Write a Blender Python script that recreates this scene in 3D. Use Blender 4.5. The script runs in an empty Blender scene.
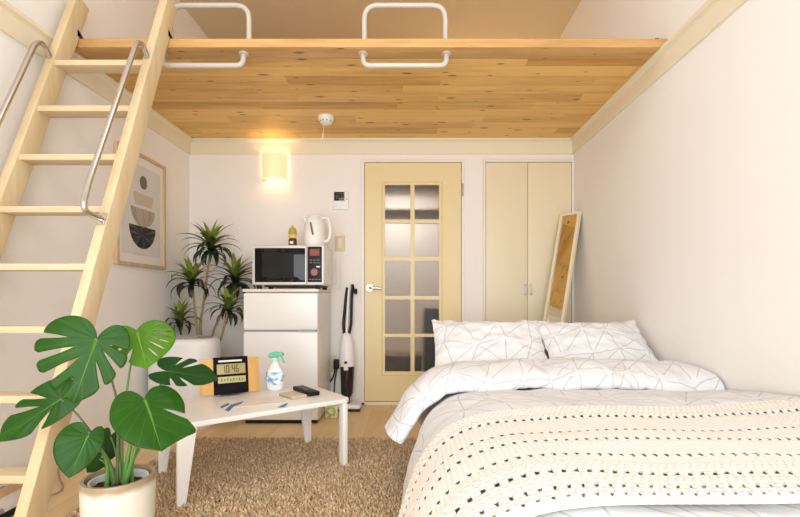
import bpy, bmesh, math, random
import numpy as np
from mathutils import Vector, Matrix, noise
random.seed(7)
PI = math.pi
scn = bpy.context.scene
COL = scn.collection
CX, CY, F, CZ = 410.0, 299.0, 450.0, 0.85      # vanishing point, focal length (px), eye height

def P(px, py, d):
    return Vector(((px-CX)*d/F, d, CZ-(py-CY)*d/F))

# ------------------------------------------------------------------ materials
def nd(nt, t, **kw):
    n = nt.nodes.new(t)
    for k, v in kw.items():
        setattr(n, k, v)
    return n

def mat(name, col, rough=0.5, metal=0.0, spec=0.5, **kw):
    m = bpy.data.materials.new(name); m.use_nodes = True
    b = m.node_tree.nodes['Principled BSDF']
    b.inputs['Base Color'].default_value = (*col, 1)
    b.inputs['Roughness'].default_value = rough
    b.inputs['Metallic'].default_value = metal
    b.inputs['Specular IOR Level'].default_value = spec
    for k, v in kw.items():
        b.inputs[k.replace('_', ' ')].default_value = v
    return m

def bsdf(m): return m.node_tree.nodes['Principled BSDF']

def mathn(nt, op, a, b=None, c=None):
    n = nd(nt, 'ShaderNodeMath', operation=op)
    for i, x in enumerate((a, b, c)):
        if x is None: continue
        if isinstance(x, (int, float)): n.inputs[i].default_value = x
        else: nt.links.new(x, n.inputs[i])
    return n.outputs[0]

def vmath(nt, op, a, b=None, s=None):
    n = nd(nt, 'ShaderNodeVectorMath', operation=op)
    for i, x in enumerate((a, b)):
        if x is None: continue
        if isinstance(x, (tuple, list)): n.inputs[i].default_value = x
        else: nt.links.new(x, n.inputs[i])
    if s is not None:
        if isinstance(s, (int, float)): n.inputs['Scale'].default_value = s
        else: nt.links.new(s, n.inputs['Scale'])
    return n.outputs['Value'] if op in ('DOT_PRODUCT', 'LENGTH', 'DISTANCE') else n.outputs['Vector']

def mixc(nt, fac, a, b, mode='MIX'):
    n = nd(nt, 'ShaderNodeMix', data_type='RGBA', blend_type=mode)
    for s, x in ((n.inputs[0], fac), (n.inputs[6], a), (n.inputs[7], b)):
        if isinstance(x, (int, float)): s.default_value = x
        elif isinstance(x, (tuple, list)): s.default_value = (*x[:3], 1)
        else: nt.links.new(x, s)
    return n.outputs[2]

def ramp(nt, fac, stops):
    n = nd(nt, 'ShaderNodeValToRGB')
    el = n.color_ramp.elements
    while len(el) < len(stops): el.new(0.5)
    for e, (p, c) in zip(el, stops):
        e.position = p; e.color = (*c, 1)
    nt.links.new(fac, n.inputs[0])
    return n.outputs[0]

def noisen(nt, vec, scale, detail=3, rough=0.5):
    n = nd(nt, 'ShaderNodeTexNoise')
    n.inputs['Scale'].default_value = scale; n.inputs['Detail'].default_value = detail
    n.inputs['Roughness'].default_value = rough
    if vec is not None: nt.links.new(vec, n.inputs['Vector'])
    return n.outputs['Fac']

def bump(m, height, strength=0.3, dist=0.01):
    nt = m.node_tree
    b = nd(nt, 'ShaderNodeBump'); b.inputs['Strength'].default_value = strength
    b.inputs['Distance'].default_value = dist
    nt.links.new(height, b.inputs['Height']); nt.links.new(b.outputs[0], bsdf(m).inputs['Normal'])

def objco(nt): return nd(nt, 'ShaderNodeTexCoord').outputs['Object']

def plaster(name, col, rough=0.85):
    m = mat(name, col, rough, spec=0.2); nt = m.node_tree
    co = objco(nt)
    bump(m, noisen(nt, co, 160, 4), 0.12, 0.004)
    return m

def wood(name, dark, light, axis='X', scale=1.0, rough=0.5, plank=None, seg=0.8, knots=False, tone=0.5):
    """grain running along axis; plank=(axis across, width) splits into boards of varied tone"""
    m = mat(name, light, rough, spec=0.3); nt = m.node_tree
    co = objco(nt)
    st = {'X': (1.2, 14, 14), 'Y': (14, 1.2, 14), 'Z': (14, 14, 1.2)}[axis]
    v = vmath(nt, 'MULTIPLY', co, tuple(s*scale for s in st))
    tonefac = None
    if plank:
        sx = nd(nt, 'ShaderNodeSeparateXYZ'); nt.links.new(co, sx.inputs[0])
        idx = {'X': 0, 'Y': 1, 'Z': 2}
        across = mathn(nt, 'DIVIDE', sx.outputs[idx[plank[0]]], plank[1])
        row = mathn(nt, 'FLOOR', across)
        wn = nd(nt, 'ShaderNodeTexWhiteNoise', noise_dimensions='1D'); nt.links.new(row, wn.inputs['W'])
        along = mathn(nt, 'ADD', mathn(nt, 'DIVIDE', sx.outputs[idx[axis]], seg), mathn(nt, 'MULTIPLY', wn.outputs['Value'], 7.3))
        cell = nd(nt, 'ShaderNodeCombineXYZ'); nt.links.new(row, cell.inputs[0]); nt.links.new(mathn(nt, 'FLOOR', along), cell.inputs[1])
        w2 = nd(nt, 'ShaderNodeTexWhiteNoise', noise_dimensions='2D'); nt.links.new(cell.outputs[0], w2.inputs['Vector'])
        tonefac = w2.outputs['Value']
        v = vmath(nt, 'ADD', v, vmath(nt, 'SCALE', w2.outputs['Color'], s=9.0))
        edge = mathn(nt, 'ABSOLUTE', mathn(nt, 'SUBTRACT', mathn(nt, 'FRACT', across), 0.5))
        seam = mathn(nt, 'GREATER_THAN', edge, 0.5-0.0016/plank[1])
    g = noisen(nt, v, 1.0, 5, 0.6)
    g2 = noisen(nt, v, 4.0, 3, 0.6)
    fac = mathn(nt, 'ADD', mathn(nt, 'MULTIPLY', g, 0.75), mathn(nt, 'MULTIPLY', g2, 0.25))
    if tonefac is not None:
        fac = mathn(nt, 'ADD', mathn(nt, 'MULTIPLY', fac, 1-tone*0.5), mathn(nt, 'MULTIPLY', tonefac, tone*0.5))
    c = ramp(nt, fac, [(0.28, dark), (0.62, light)])
    if knots:
        kv = vmath(nt, 'MULTIPLY', co, {'X': (3.6, 11, 1), 'Y': (9, 2.6, 1), 'Z': (9, 9, 2.6)}[axis])
        vo = nd(nt, 'ShaderNodeTexVoronoi', voronoi_dimensions='2D'); vo.inputs['Scale'].default_value = 1.0
        nt.links.new(kv, vo.inputs['Vector'])
        sx2 = nd(nt, 'ShaderNodeSeparateColor'); nt.links.new(vo.outputs['Color'], sx2.inputs[0])
        rad = mathn(nt, 'MULTIPLY', mathn(nt, 'POWER', sx2.outputs[0], 1.7), 0.16)
        k = nd(nt, 'ShaderNodeMapRange'); k.inputs[3].default_value = 1; k.inputs[4].default_value = 0
        nt.links.new(mathn(nt, 'DIVIDE', vo.outputs['Distance'], mathn(nt, 'ADD', rad, 0.004)), k.inputs[0])
        k.inputs[1].default_value = 0.35; k.inputs[2].default_value = 1.0
        c = mixc(nt, mathn(nt, 'MULTIPLY', k.outputs[0], 0.85), c, (0.16, 0.065, 0.02))
    if plank:
        c = mixc(nt, mathn(nt, 'MULTIPLY', seam, 0.4), c, tuple(x*0.55 for x in dark))
    nt.links.new(c, bsdf(m).inputs['Base Color'])
    bump(m, fac, 0.08, 0.004)
    return m

M = {}
M['wall'] = plaster('wall_paper', (0.875, 0.845, 0.815))
M['wallback'] = plaster('wall_paper_back', (0.875, 0.83, 0.785))
M['ceil'] = plaster('loft_ceiling_warm_tint', (0.70, 0.60, 0.42))  # tan puts the loft's dim warm light into the ceiling colour
M['trim'] = mat('cream_trim', (0.80, 0.72, 0.55), 0.5, spec=0.3)
M['loft'] = wood('loft_planks', (0.50, 0.24, 0.05), (0.82, 0.52, 0.17), 'X', 1.0, 0.42, ('Y', 0.112), 0.9, True, 0.55)
M['beam'] = wood('loft_beam', (0.42, 0.22, 0.07), (0.64, 0.38, 0.15), 'X', 1.0, 0.45, knots=True)
M['pine'] = wood('ladder_pine', (0.62, 0.46, 0.25), (0.73, 0.585, 0.37), 'Z', 0.7, 0.5)
M['pinex'] = wood('rung_pine', (0.63, 0.475, 0.28), (0.73, 0.595, 0.39), 'X', 0.7, 0.5)
M['floor'] = wood('floor_boards', (0.66, 0.45, 0.23), (0.76, 0.55, 0.31), 'Y', 0.8, 0.38, ('X', 0.145), 1.4, False, 0.3)
M['oak'] = wood('frame_oak', (0.50, 0.33, 0.17), (0.66, 0.47, 0.28), 'Z', 1.0, 0.5)
M['white'] = mat('white_plastic', (0.83, 0.82, 0.80), 0.35)
M['fridge'] = mat('fridge_white', (0.84, 0.82, 0.79), 0.3)
M['offwhite'] = mat('warm_white_paint', (0.83, 0.80, 0.75), 0.4)
M['grey'] = mat('grey_plastic', (0.30, 0.29, 0.30), 0.5)
M['silver'] = mat('silver_paint', (0.62, 0.61, 0.60), 0.35, 0.3)
M['black'] = mat('black_plastic', (0.010, 0.009, 0.009), 0.45, spec=0.25)
M['blackgloss'] = mat('black_glass', (0.006, 0.005, 0.005), 0.06, spec=0.3)
M['dark'] = mat('dark_metal', (0.03, 0.025, 0.022), 0.5, 0.3)
M['chrome'] = mat('chrome_tube', (0.60, 0.57, 0.54), 0.22, 1.0)
M['tube'] = mat('cream_coated_tube', (0.55, 0.51, 0.45), 0.3)
M['door'] = mat('cream_door', (0.78, 0.64, 0.35), 0.42)
M['closet'] = mat('pale_cream_door', (0.80, 0.71, 0.51), 0.45)
M['casing'] = mat('white_casing', (0.82, 0.77, 0.69), 0.45)
M['mirror'] = mat('mirror_glass', (0.92, 0.92, 0.91), 0.01, 1.0)
M['mframe'] = mat('mirror_frame_cream', (0.84, 0.74, 0.54), 0.45)
M['beige'] = mat('beige_plastic', (0.68, 0.58, 0.38), 0.45)
M['pot'] = None
def glassm():
    m = mat('frosted_glass', (0.90, 0.90, 0.90), 0.36, spec=0.2)
    b = bsdf(m); b.inputs['Transmission Weight'].default_value = 0.95; b.inputs['IOR'].default_value = 1.12
    nt = m.node_tree; bump(m, noisen(nt, objco(nt), 220, 2), 0.25, 0.002)
    return m
M['frost'] = glassm()
def potm():
    m = mat('glazed_pot', (0.70, 0.68, 0.60), 0.3); nt = m.node_tree; co = objco(nt)
    sx = nd(nt, 'ShaderNodeSeparateXYZ'); nt.links.new(co, sx.inputs[0])
    h = mathn(nt, 'ADD', sx.outputs[2], mathn(nt, 'MULTIPLY', noisen(nt, co, 18), 0.02))
    k = nd(nt, 'ShaderNodeMapRange'); k.inputs[1].default_value = 0.262; k.inputs[2].default_value = 0.282
    nt.links.new(h, k.inputs[0])
    c = mixc(nt, noisen(nt, co, 12), (0.66, 0.66, 0.58), (0.74, 0.71, 0.62))
    c = mixc(nt, k.outputs[0], c, (0.36, 0.27, 0.16))
    nt.links.new(c, bsdf(m).inputs['Base Color']); return m
M['pot'] = potm()
def soilm():
    m = mat('dark_soil', (0.05, 0.03, 0.02), 0.95, spec=0.1); nt = m.node_tree; co = objco(nt)
    n = noisen(nt, co, 90, 3)
    nt.links.new(ramp(nt, n, [(0.35, (0.02, 0.011, 0.008)), (0.7, (0.14, 0.08, 0.05))]), bsdf(m).inputs['Base Color'])
    return m
M['soil'] = soilm()

def attrcol(name, attr, rough=0.6, **kw):
    m = mat(name, (1, 1, 1), rough, **kw); nt = m.node_tree
    a = nd(nt, 'ShaderNodeAttribute', attribute_name=attr)
    nt.links.new(a.outputs['Color'], bsdf(m).inputs['Base Color'])
    return m

def leafm(name, base, vein, rough=0.28):
    m = mat(name, base, rough, spec=0.12); nt = m.node_tree
    uv = nd(nt, 'ShaderNodeUVMap'); sx = nd(nt, 'ShaderNodeSeparateXYZ'); nt.links.new(uv.outputs[0], sx.inputs[0])
    s = mathn(nt, 'ABSOLUTE', mathn(nt, 'SUBTRACT', sx.outputs[0], 0.5))
    mid = nd(nt, 'ShaderNodeMapRange'); mid.inputs[1].default_value = 0.006; mid.inputs[2].default_value = 0.028
    mid.inputs[3].default_value = 1; mid.inputs[4].default_value = 0; nt.links.new(s, mid.inputs[0])
    ft = mathn(nt, 'ABSOLUTE', mathn(nt, 'SUBTRACT', mathn(nt, 'FRACT', mathn(nt, 'MULTIPLY', sx.outputs[1], 8.0)), 0.5))
    vn = nd(nt, 'ShaderNodeMapRange'); vn.inputs[1].default_value = 0.0; vn.inputs[2].default_value = 0.07
    vn.inputs[3].default_value = 0.16; vn.inputs[4].default_value = 0; nt.links.new(ft, vn.inputs[0])
    n = noisen(nt, objco(nt), 14, 3)
    c = mixc(nt, n, tuple(x*0.72 for x in base), tuple(min(1, x*1.3) for x in base))
    c = mixc(nt, vn.outputs[0], c, vein)
    c = mixc(nt, mathn(nt, 'MULTIPLY', mid.outputs[0], 0.9), c, vein)
    nt.links.new(c, bsdf(m).inputs['Base Color'])
    bsdf(m).inputs['Subsurface Weight'].default_value = 0.0
    return m

def bedm():
    """off-white cotton printed with a net of thin grey lines joining jittered points"""
    m = mat('bed_cotton', (0.83, 0.81, 0.80), 0.85, spec=0.15); nt = m.node_tree
    uv = nd(nt, 'ShaderNodeUVMap')
    p = vmath(nt, 'SCALE', uv.outputs[0], s=1/0.14)
    cell = vmath(nt, 'FLOOR', p)
    def corner(dx, dy):
        c = vmath(nt, 'ADD', cell, (dx, dy, 0))
        w = nd(nt, 'ShaderNodeTexWhiteNoise', noise_dimensions='2D'); nt.links.new(c, w.inputs['Vector'])
        j = vmath(nt, 'SCALE', vmath(nt, 'SUBTRACT', w.outputs['Color'], (0.5, 0.5, 0.5)), s=0.62)
        j = vmath(nt, 'MULTIPLY', j, (1, 1, 0))
        return vmath(nt, 'ADD', c, j)
    pf = vmath(nt, 'MULTIPLY', p, (1, 1, 0))
    c00, c10, c01, c11 = corner(0, 0), corner(1, 0), corner(0, 1), corner(1, 1)
    def seg(a, b):
        ab = vmath(nt, 'SUBTRACT', b, a); ap = vmath(nt, 'SUBTRACT', pf, a)
        t = mathn(nt, 'DIVIDE', vmath(nt, 'DOT_PRODUCT', ap, ab), vmath(nt, 'DOT_PRODUCT', ab, ab))
        cl = nd(nt, 'ShaderNodeClamp'); nt.links.new(t, cl.inputs[0])
        return vmath(nt, 'LENGTH', vmath(nt, 'SUBTRACT', ap, vmath(nt, 'SCALE', ab, s=cl.outputs[0])))
    d = seg(c00, c10)
    for a, b in ((c00, c01), (c10, c11), (c01, c11), (c00, c11), (c10, c01)):
        if (a, b) == (c10, c01):       # the second diagonal only in some cells
            w = nd(nt, 'ShaderNodeTexWhiteNoise', noise_dimensions='2D'); nt.links.new(vmath(nt, 'ADD', cell, (31, 17, 0)), w.inputs['Vector'])
            dd = mathn(nt, 'ADD', seg(a, b), mathn(nt, 'MULTIPLY', mathn(nt, 'GREATER_THAN', w.outputs['Value'], 0.35), 9))
        else:
            dd = seg(a, b)
        d = mathn(nt, 'MINIMUM', d, dd)
    k = nd(nt, 'ShaderNodeMapRange'); k.inputs[1].default_value = 0.011; k.inputs[2].default_value = 0.026
    k.inputs[3].default_value = 1; k.inputs[4].default_value = 0; nt.links.new(d, k.inputs[0])
    c = mixc(nt, mathn(nt, 'MULTIPLY', k.outputs[0], 0.45), (0.76, 0.76, 0.77), (0.28, 0.28, 0.31))
    nt.links.new(c, bsdf(m).inputs['Base Color'])
    return m
M['bed'] = bedm()
M['sheet'] = mat('plain_sheet', (0.70, 0.695, 0.70), 0.85, spec=0.15)

# ------------------------------------------------------------------ mesh helpers
class MB:
    def __init__(s): s.v = []; s.f = []
    def add(s, vs, fs):
        o = len(s.v); s.v += [Vector(x) for x in vs]; s.f += [tuple(i+o for i in f) for f in fs]; return s
    def box(s, c, d, rot=None):
        x, y, z = d[0]/2, d[1]/2, d[2]/2
        vs = [Vector((a*x, b*y, e*z)) for a in (-1, 1) for b in (-1, 1) for e in (-1, 1)]
        if rot is not None: vs = [rot @ q for q in vs]
        return s.add([q+Vector(c) for q in vs], [(0, 1, 3, 2), (4, 6, 7, 5), (0, 4, 5, 1), (2, 3, 7, 6), (0, 2, 6, 4), (1, 5, 7, 3)])
    def bb(s, x0, x1, y0, y1, z0, z1):
        return s.box(((x0+x1)/2, (y0+y1)/2, (z0+z1)/2), (x1-x0, y1-y0, z1-z0))
    def tube(s, pts, r, n=10, cap=True):
        pts = [Vector(p) for p in pts]
        rs = r if isinstance(r, (list, tuple)) else [r]*len(pts)
        rings = []; up = None
        for i, p in enumerate(pts):
            t = (pts[min(i+1, len(pts)-1)]-pts[max(i-1, 0)]).normalized()
            if up is None:
                up = Vector((0, 0, 1)) if abs(t.z) < 0.9 else Vector((0, 1, 0))
            a = (up - t*up.dot(t)).normalized(); up = a; b = t.cross(a)
            rings.append([p+(a*math.cos(2*PI*k/n)+b*math.sin(2*PI*k/n))*rs[i] for k in range(n)])
        return s.loft(rings, cap)
    def loft(s, rings, cap=True, close=True):
        n = len(rings[0]); vs = [q for r in rings for q in r]; fs = []
        for i in range(len(rings)-1):
            for k in range(n if close else n-1):
                a, b = i*n+k, i*n+(k+1) % n
                fs.append((a, b, b+n, a+n))
        if cap and close:
            fs.append(tuple(range(n-1, -1, -1))); fs.append(tuple((len(rings)-1)*n+k for k in range(n)))
        return s.add(vs, fs)
    def lathe(s, prof, c=(0, 0, 0), n=32, cap=True, sx=1, sy=1):
        rings = [[Vector((c[0]+r*sx*math.cos(2*PI*k/n), c[1]+r*sy*math.sin(2*PI*k/n), c[2]+z)) for k in range(n)] for r, z in prof]
        return s.loft(rings, cap)
    def prism(s, out, d, fn):
        """outline (a,b) extruded by d; fn(a,b,c) gives the point"""
        n = len(out)
        vs = [fn(a, b, 0) for a, b in out]+[fn(a, b, d) for a, b in out]
        fs = [tuple(range(n-1, -1, -1)), tuple(range(n, 2*n))]+[(k, (k+1) % n, (k+1) % n+n, k+n) for k in range(n)]
        return s.add(vs, fs)
    def sphere(s, c, r, n=16, m=10, sc=(1, 1, 1)):
        prof = [(max(1e-4, r*math.sin(PI*i/m)), -r*math.cos(PI*i/m)) for i in range(m+1)]
        rings = [[Vector((c[0]+q*sc[0]*math.cos(2*PI*k/n), c[1]+q*sc[1]*math.sin(2*PI*k/n), c[2]+z*sc[2])) for k in range(n)] for q, z in prof]
        return s.loft(rings, True)
    def build(s, name, m, parent=None, bevel=0, seg=3, off=None, angle=38, kind=None, label=None):
        off = Vector(off) if off is not None else (ORG.get(parent.name, Vector()) if parent is not None else Vector())
        me = bpy.data.meshes.new(name)
        me.from_pydata([tuple(q-off) for q in s.v], [], s.f)
        bm = bmesh.new(); bm.from_mesh(me)
        bmesh.ops.recalc_face_normals(bm, faces=bm.faces)
        if bevel:
            es = [e for e in bm.edges if len(e.link_faces) == 2 and e.calc_face_angle(0) > 0.5]
            bmesh.ops.bevel(bm, geom=es, offset=bevel, segments=seg, profile=0.5, affect='EDGES', clamp_overlap=True)
        bm.to_mesh(me); bm.free()
        me.polygons.foreach_set('use_smooth', [True]*len(me.polygons))
        me.set_sharp_from_angle(angle=math.radians(angle))
        return link(name, me, m, parent, kind, label)

ORG = {}
def link(name, me, m, parent=None, kind=None, label=None):
    o = bpy.data.objects.new(name, me); COL.objects.link(o)
    if m is not None: me.materials.append(m)
    if parent is not None:
        o.parent = parent; ORG[o.name] = ORG.get(parent.name, Vector())
    if kind: o['kind'] = kind
    if label: o['label'] = label
    return o

def thing(name, label, cat, loc=(0, 0, 0), rz=0, group=None, world=True):
    """an Empty at the base; with world=True its parts are written in room coordinates"""
    o = bpy.data.objects.new(name, None); COL.objects.link(o)
    o.location = loc; o.rotation_euler = (0, 0, rz); o.empty_display_size = 0.1
    o['label'] = label; o['category'] = cat
    if group: o['group'] = group
    ORG[o.name] = Vector(loc) if world and rz == 0 else Vector()
    return o

def tag(o, label, cat, group=None):
    o['label'] = label; o['category'] = cat
    if group: o['group'] = group
    return o

def struct(o, label=None, cat=None):
    o['kind'] = 'structure'
    if label: o['label'] = label
    if cat: o['category'] = cat
    return o

def grid(name, nu, nv, fn, m, parent=None, uvf=None, closed=False):
    """fn(i,j)->point on a nu x nv grid, uvf(i,j)->uv"""
    vs = [fn(i, j) for i in range(nu) for j in range(nv)]
    off = ORG.get(parent.name, Vector()) if parent is not None else Vector()
    fs = [(i*nv+j, (i+1)*nv+j, (i+1)*nv+j+1, i*nv+j+1) for i in range(nu-1) for j in range(nv-1)]
    me = bpy.data.meshes.new(name); me.from_pydata([tuple(Vector(v)-off) for v in vs], [], fs)
    if uvf:
        uvs = [uvf(i, j) for i in range(nu) for j in range(nv)]
        l = me.uv_layers.new(name='UVMap')
        idx = np.zeros(len(me.loops), dtype=np.int32); me.loops.foreach_get('vertex_index', idx)
        l.data.foreach_set('uv', np.array(uvs, dtype=np.float32)[idx].ravel())
    me.polygons.foreach_set('use_smooth', [True]*len(me.polygons))
    return link(name, me, m, parent)

def smooth_path(pts, n):
    """Catmull-Rom through pts, n samples at even arc length"""
    pts = [Vector(p) for p in pts]; out = []
    for i in range(len(pts)-1):
        a, b, c, d = pts[max(i-1, 0)], pts[i], pts[i+1], pts[min(i+2, len(pts)-1)]
        for k in range(24):
            t = k/24
            out.append(0.5*((2*b)+(c-a)*t+(2*a-5*b+4*c-d)*t*t+(3*b-a-3*c+d)*t**3))
    out.append(pts[-1])
    L = [0]
    for i in range(1, len(out)): L.append(L[-1]+(out[i]-out[i-1]).length)
    res = []; k = 0
    for i in range(n):
        s = L[-1]*i/(n-1)
        while k < len(out)-2 and L[k+1] < s: k += 1
        t = 0 if L[k+1] == L[k] else (s-L[k])/(L[k+1]-L[k])
        res.append(out[k].lerp(out[k+1], min(1, t)))
    return res, L[-1]

def bend(pts, r, n=6):
    """polyline with rounded corners"""
    pts = [Vector(p) for p in pts]; out = [pts[0]]
    for i in range(1, len(pts)-1):
        a, b, c = pts[i-1], pts[i], pts[i+1]
        rr = min(r, (a-b).length*0.49, (c-b).length*0.49)
        p, q = b+(a-b).normalized()*rr, b+(c-b).normalized()*rr
        for k in range(n+1):
            t = k/n; out.append((1-t)**2*p+2*t*(1-t)*b+t*t*q)
    out.append(pts[-1]); return out

# ------------------------------------------------------------------ the room
XL, XR, YB, YF, ZC, ZL = -1.764, 1.308, 3.6, -0.95, 3.13, 2.126
YLOFT, YEND = 2.28, 5.2
def sbox(name, x0, x1, y0, y1, z0, z1, m, label=None, parent=None):
    o = MB().bb(x0, x1, y0, y1, z0, z1).build(name, m, parent)
    if parent is None: struct(o, label)
    return o
sbox('floor', XL-0.1, XR+0.1, YF-0.1, YEND+0.1, -0.1, 0, M['floor'])
sbox('ceiling', XL-0.1, XR+0.1, YF-0.1, 2.6, ZC, ZC+0.1, M['wall'])
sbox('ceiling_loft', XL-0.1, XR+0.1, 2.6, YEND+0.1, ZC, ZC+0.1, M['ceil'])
sbox('wall_left', XL-0.1, XL, YF-0.1, YEND+0.1, 0, ZC, M['wall'])
sbox('wall_right', XR, XR+0.1, YF-0.1, YEND+0.1, 0, ZC, M['wall'])
sbox('wall_far', XL, XR, YEND, YEND+0.1, 0, ZC, M['wall'])
# back wall under the loft, pierced by the glazed door
DX0, DX1, DZ1 = -0.36, 0.408, 1.938
wb = MB()
wb.bb(XL, DX0-0.03, YB, YB+0.1, 0, ZL); wb.bb(DX1+0.03, XR, YB, YB+0.1, 0, ZL); wb.bb(DX0-0.03, DX1+0.03, YB, YB+0.1, DZ1+0.03, ZL)
struct(wb.build('wall_back', M['wallback']))
# window wall behind the viewer: opening for a wide balcony window
wf = MB(); WX0, WX1, WZ0, WZ1 = -1.45, 1.05, 0.08, 2.3
wf.bb(XL, WX0, YF-0.1, YF, 0, ZC); wf.bb(WX1, XR, YF-0.1, YF, 0, ZC); wf.bb(WX0, WX1, YF-0.1, YF, WZ1, ZC); wf.bb(WX0, WX1, YF-0.1, YF, 0, WZ0)
struct(wf.build('wall_front', M['wall']))
wn = MB()
for x in (WX0+0.02, -0.2, WX1-0.02): wn.bb(x-0.02, x+0.02, YF-0.07, YF-0.03, WZ0, WZ1)
for z in (WZ0+0.02, WZ1-0.02): wn.bb(WX0, WX1, YF-0.07, YF-0.03, z-0.02, z+0.02)
struct(wn.build('window_1', M['silver']))
# hall behind the door
sbox('wall_hall_left', -0.95, -0.85, YB+0.1, YEND, 0, ZL, M['wall'])
sbox('wall_hall_right', 0.62, 0.72, YB+0.1, YEND, 0, ZL, M['wall'])

# mouldings (board with a projecting top lip)
def mould(name, prof_fn, a0, a1):
    prof = [(0, 2.006), (0.013, 2.006), (0.016, 2.012), (0.016, 2.098), (0.022, 2.104), (0.034, 2.108), (0.038, 2.114), (0.038, 2.126), (0, 2.126)]
    mb = MB(); n = len(prof)
    vs = [prof_fn(p, z, a0) for p, z in prof]+[prof_fn(p, z, a1) for p, z in prof]
    mb.add(vs, [tuple(range(n)), tuple(range(2*n-1, n-1, -1))]+[(k, (k+1) % n, (k+1) % n+n, k+n) for k in range(n)])
    return struct(mb.build(name, M['trim'], angle=30))
mould('trim_1', lambda p, z, a: (XL+p, a, z), YF, YB)
mould('trim_2', lambda p, z, a: (XR-p, a, z), YF, YB)
mould('trim_3', lambda p, z, a: (a, YB-p, z), XL+0.016, XR-0.016)
# baseboards
sbox('baseboard_left', XL, XL+0.008, YF, YB, 0, 0.05, M['casing'])
sbox('baseboard_right', XR-0.008, XR, YF, YB, 0, 0.05, M['casing'])
bbk = MB(); bbk.bb(XL+0.008, DX0-0.05, YB-0.008, YB, 0, 0.05); bbk.bb(DX1+0.05, 0.58, YB-0.008, YB, 0, 0.05)
struct(bbk.build('baseboard_back', M['casing']))

# loft platform
loft = MB().bb(XL, XR, YLOFT+0.115, YEND, ZL, ZL+0.05).build('loft', M['loft'])
struct(loft, 'knotty pine loft platform across the back of the room', 'loft')
MB().bb(XL, XR, YLOFT, YLOFT+0.114, ZL, ZL+0.044).build('beam', M['beam'], loft, bevel=0.003)
MB().bb(XR-0.055, XR-0.035, YLOFT+0.02, YLOFT+0.05, ZL+0.044, ZL+0.058).build('bracket', M['dark'], loft)

# glazed door
door = thing('door_1', 'cream glazed door with ten frosted panes in the back wall', 'door', ((DX0+DX1)/2, YB, 0))
door['kind'] = 'structure'
cols = [(-0.2, 0.004), (0.036, 0.232)]
rows = [(1.762, 1.486), (1.458, 1.186), (1.154, 0.874), (0.846, 0.572), (0.546, 0.27)]
leaf = MB(); y0, y1 = YB-0.005, YB+0.03
leaf.bb(DX0, cols[0][0], y0, y1, 0.034, DZ1); leaf.bb(cols[1][1], DX1, y0, y1, 0.034, DZ1)
leaf.bb(cols[0][0], cols[1][1], y0, y1, rows[0][0], DZ1); leaf.bb(cols[0][0], cols[1][1], y0, y1, 0.034, rows[4][1])
lf = leaf.build('door_leaf', M['door'], door)
g = MB(); g.bb(cols[0][1], cols[1][0], y0+0.004, y1-0.004, rows[4][1], rows[0][0])
for a, b in zip(rows[:-1], rows[1:]):
    for c in cols: g.bb(c[0], c[1], y0+0.004, y1-0.004, b[0], a[1])
g.build('glazing_bars', M['door'], door)
bd = MB()
x0, x1, z0, z1 = cols[0][0], cols[1][1], rows[4][1], rows[0][0]
for (a, b, c, d) in ((x0-0.03, x1+0.03, z1+0.018, z1+0.03), (x0-0.03, x1+0.03, z0-0.03, z0-0.018)): bd.bb(a, b, y0-0.007, y0, c, d)
for (a, b) in ((x0-0.03, x0-0.018), (x1+0.018, x1+0.03)): bd.bb(a, b, y0-0.007, y0, z0-0.018, z1+0.018)
bd.build('beading', M['door'], door, bevel=0.003)
for r in rows:
    for c in cols:
        MB().bb(c[0], c[1], YB+0.009, YB+0.014, r[1], r[0]).build('pane', M['frost'], door)
hd = MB(); hz = 0.85+11/125; hx = DX0+0.038
hd.tube([(hx, y0, hz), (hx, y0-0.012, hz)], 0.027, 20)
hd.tube(bend([(hx, y0-0.01, hz), (hx, y0-0.05, hz), (hx+0.1, y0-0.05, hz-0.004)], 0.02), [0.011]*8+[0.009], 10)
hd.build('door_handle', M['chrome'], door, angle=50)
hg = MB()
for z in (1.72, 0.35): hg.tube([(DX1+0.012, y0-0.006, z-0.05), (DX1+0.012, y0-0.006, z+0.05)], 0.008, 8)
hg.build('hinge', M['chrome'], door)
cl = MB(); cl.tube([(DX0+0.09, y0-0.012, DZ1+0.01), (DX0+0.115, y0-0.012, DZ1+0.012)], 0.009, 10); cl.build('catch', M['white'], door)
cs = MB()
for a, b in ((DX0-0.03, DX0-0.004), (DX1+0.004, DX1+0.03)): cs.bb(a, b, YB-0.012, YB+0.1, 0, DZ1+0.004)
cs.bb(DX0-0.03, DX1+0.03, YB-0.012, YB+0.1, DZ1+0.004, DZ1+0.03)
for a, b in ((DX0-0.004, DX0+0.012), (DX1-0.012, DX1+0.004)): cs.bb(a, b, YB+0.032, YB+0.05, 0, DZ1)
cs.build('door_frame', M['casing'], door)
MB().bb(DX0-0.03, DX1+0.03, YB-0.012, YB+0.1, 0, 0.028).build('threshold', M['trim'], door, bevel=0.004)

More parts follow.
